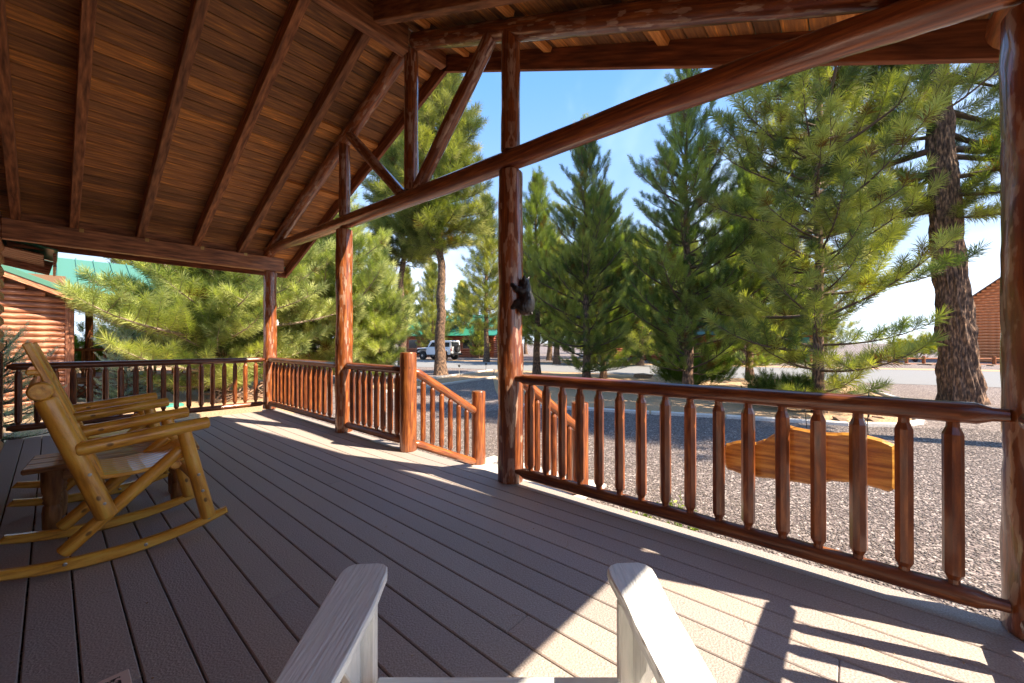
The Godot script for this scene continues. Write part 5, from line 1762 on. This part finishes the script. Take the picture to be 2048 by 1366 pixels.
func rocks() -> void:
	rng.seed = 900
	var m := wood("rock", ramp_tex("rock", [[0.0, 0.12, 0.08, 0.055], [0.5, 0.3, 0.2, 0.13], [1.0, 0.5, 0.37, 0.26]], 97, 0.02, 4), 0, 1.0, 1.0, 0.9)
	var spots := [[6.1, 18.5, 0.42, "orange rock on the soil between the two dark young pines"], [2.4, 9.75, 0.14, ""], [2.9, 9.5, 0.11, ""], [5.0, 8.75, 0.12, ""], [6.1, 8.5, 0.13, ""], [7.5, 8.3, 0.14, ""], [7.9, 8.6, 0.1, ""], [6.9, 8.35, 0.16, ""], [12.1, 14.6, 0.3, "flat orange rock at the right end of the pine bed"], [11.6, 15.0, 0.26, "rock behind the flat orange rock at the pine bed's right end"]]
	var near := stone_mesh(9, 0.55)
	for s in spots:
		var label: String = s[3] if s[3] else "small tan rock lying just inside the concrete edging of the bed"
		var o := MeshInstance3D.new()
		o.name = numbered("rock")
		o.mesh = near
		o.material_override = m
		add_child(o)
		o.transform = Transform3D(Basis(Vector3.UP, rng.randf() * TAU).scaled(Vector3(s[2], s[2] * 0.7, s[2] * rng.randf_range(0.7, 1.3))), Y(s[0], s[1], G + s[2] * 0.22))
		tag(o, label, "rock", "rocks in the pine bed")
	# stones bordering the far side of the road
	for k in 26:
		var t := k / 25.0
		var o := MeshInstance3D.new()
		o.name = numbered("rock")
		o.mesh = near
		o.material_override = m
		add_child(o)
		var sz := rng.randf_range(0.14, 0.3)
		o.transform = Transform3D(Basis(Vector3.UP, rng.randf() * TAU).scaled(Vector3(sz, sz * 0.6, sz)), Y(lerpf(27.5, 38.0, t) + rng.randf_range(-0.4, 0.4), lerpf(30.2, 26.0, t) + rng.randf_range(-0.5, 0.5), G + sz * 0.2))
		tag(o, "pale stone in the row beyond the road, by the rail fence", "rock", "stones bordering the far drive")


func firewood() -> void:
	rng.seed = 930
	var bark: Material = mats["bark_y"]
	var cut := wood("cut_wood", texs["fir"], 1, 4.0, 4.0, 0.8, 0.0, lin(0.9, 0.95, 1.0))
	var o := thing("brush_pile", "grey pile of cut branches behind the far corner of the railing", "brush pile", P(13.5, 3.95, G))
	var grey := wood("dead_y", texs["bark"], 1, 3.0, 0.5, 0.9, 0.0, lin(1.5, 1.5, 1.5))
	for k in 64:
		var p := Vector3(rng.randf_range(-0.85, 0.75), rng.randf_range(0.02, 0.75) * rng.randf(), rng.randf_range(-0.6, 0.6))
		var d := Vector3(rng.randf_range(-1, 1), rng.randf_range(-0.25, 0.35), rng.randf_range(-1, 1)).normalized() * rng.randf_range(0.4, 1.0)
		var a := p - d / 2
		var b := p + d / 2
		a.y = maxf(a.y, 0.02)
		b.y = maxf(b.y, 0.02)
		log_part("branch", a, b, rng.randf_range(0.012, 0.04), 0.01, grey, o, 940 + k, 0.05, 6)
	var l := thing("cut_log", "short cut log lying on the soil beyond the far railing", "log", P(16.4, 3.45, G))
	log_part("bark", Vector3(-0.2, 0.13, 0.1), Vector3(0.15, 0.13, -0.3), 0.13, 0.13, bark, l, 990, 0.05, 16)
	part("cut_face", faceted([[0.0, 0.118], [0.006, 0.118]], 18, false, "cut_face"), cut, l, upright(Vector3(-0.2, 0.13, 0.1), Vector3(-0.55, 0.13, 0.5)))
	var lid := MeshInstance3D.new()
	lid.name = numbered("valve_lid")
	lid.mesh = faceted([[0.0, 0.21], [0.05, 0.2], [0.06, 0.18]], 22, false)
	lid.material_override = plain("lid_green", lin(0.06, 0.32, 0.25), 0.5)
	add_child(lid)
	lid.position = P(13.2, 2.05, G + 0.004)
	tag(lid, "round green valve box lid on the soil behind the far railing", "lid")


func plants() -> void:
	rng.seed = 960
	var leaf := StandardMaterial3D.new()
	leaf.resource_name = "leaf"
	leaf.vertex_color_use_as_albedo = true
	leaf.roughness = 0.6
	leaf.backlight_enabled = true
	leaf.backlight = Color(0.5, 0.6, 0.25)
	leaf.cull_mode = BaseMaterial3D.CULL_DISABLED
	for s in [[P(3.45, 3.95, G), 0.26, "green weed with tiny flowers at the foot of the left handrail"], [P(1.35, 3.25, G), 0.34, "yellow-green weed growing by the deck behind the first balusters"], [P(1.05, 3.3, G), 0.4, "taller yellowish weed beside the deck, right of the smaller one"],
		[P(16.2, 2.5, G), 0.5, "bright green leafy plant on the soil behind the far railing"], [P(15.5, 1.1, G), 0.5, "green plant against the neighbour's lattice"], [P(15.4, 1.75, G), 0.45, "second green plant against the neighbour's lattice, farther right"]]:
		var o := thing("weed", s[2], "plant", s[0], "small green plants")
		var mb := MB.new()
		mb.colored = true
		for k in 16:
			var az := rng.randf() * TAU
			var tip: Vector3 = Vector3(cos(az) * rng.randf_range(0.1, 0.5), rng.randf_range(0.5, 1.0), sin(az) * rng.randf_range(0.1, 0.5)) * s[1]
			mb.tint = Color(0.12, 0.2, 0.03)
			mb.tube(PackedVector3Array([Vector3.ZERO, tip * 0.6, tip]), PackedFloat32Array([0.004, 0.003, 0.0015]), 3, false)
			for q in 7:
				var p: Vector3 = tip * rng.randf_range(0.3, 1.0)
				var d := Vector3(rng.randf_range(-1, 1), rng.randf_range(0, 1), rng.randf_range(-1, 1)).normalized()
				var w := d.cross(Vector3(rng.randf(), rng.randf(), rng.randf())).normalized() * 0.011
				var l := rng.randf_range(0.03, 0.07)
				mb.tint = Color(0.13, 0.22, 0.03).lerp(Color(0.36, 0.4, 0.06), rng.randf())
				mb.quad(p, p + d * l * 0.5 + w, p + d * l, p + d * l * 0.5 - w)
		part("leaves", mb.done(), leaf, o)


func deck_litter() -> void:   # dry needles and specks of bark on the boards
	rng.seed = 970
	var mb := MB.new()
	mb.colored = true
	for k in 230:
		var p := P(rng.randf_range(-0.5, 7.8), rng.randf_range(-0.2, 2.62), 0.0015)
		if rng.randf() < 0.4:
			p = P(rng.randf_range(-0.5, 3.5), rng.randf_range(1.7, 2.62), 0.0015)
		var t := rng.randf() * TAU
		var d := Vector3(cos(t), 0, sin(t))
		mb.tint = Color(0.4, 0.25, 0.1).lerp(Color(0.62, 0.52, 0.4), rng.randf())
		if k % 4 == 0:
			var l := rng.randf_range(0.03, 0.1)
			var bend := d.cross(Vector3.UP) * rng.randf_range(-0.02, 0.02)
			mb.tube(PackedVector3Array([p, p + d * l * 0.5 + bend + Vector3(0, 0.002, 0), p + d * l]), PackedFloat32Array([0.0007, 0.0007, 0.0004]), 3, false)
		else:
			var s := rng.randf_range(0.0015, 0.004)
			mb.box(p - Vector3(s, 0.0013, s * 0.6), p + Vector3(s, s * 0.5, s * 0.6))
	var m := StandardMaterial3D.new()
	m.resource_name = "dry_litter"
	m.vertex_color_use_as_albedo = true
	m.roughness = 0.9
	var o := MeshInstance3D.new()
	o.name = numbered("dry_litter")
	o.mesh = mb.done()
	o.material_override = m
	o.set_meta("kind", "stuff")
	tag(o, "dry pine needles and specks scattered over the deck boards", "litter")
	add_child(o)
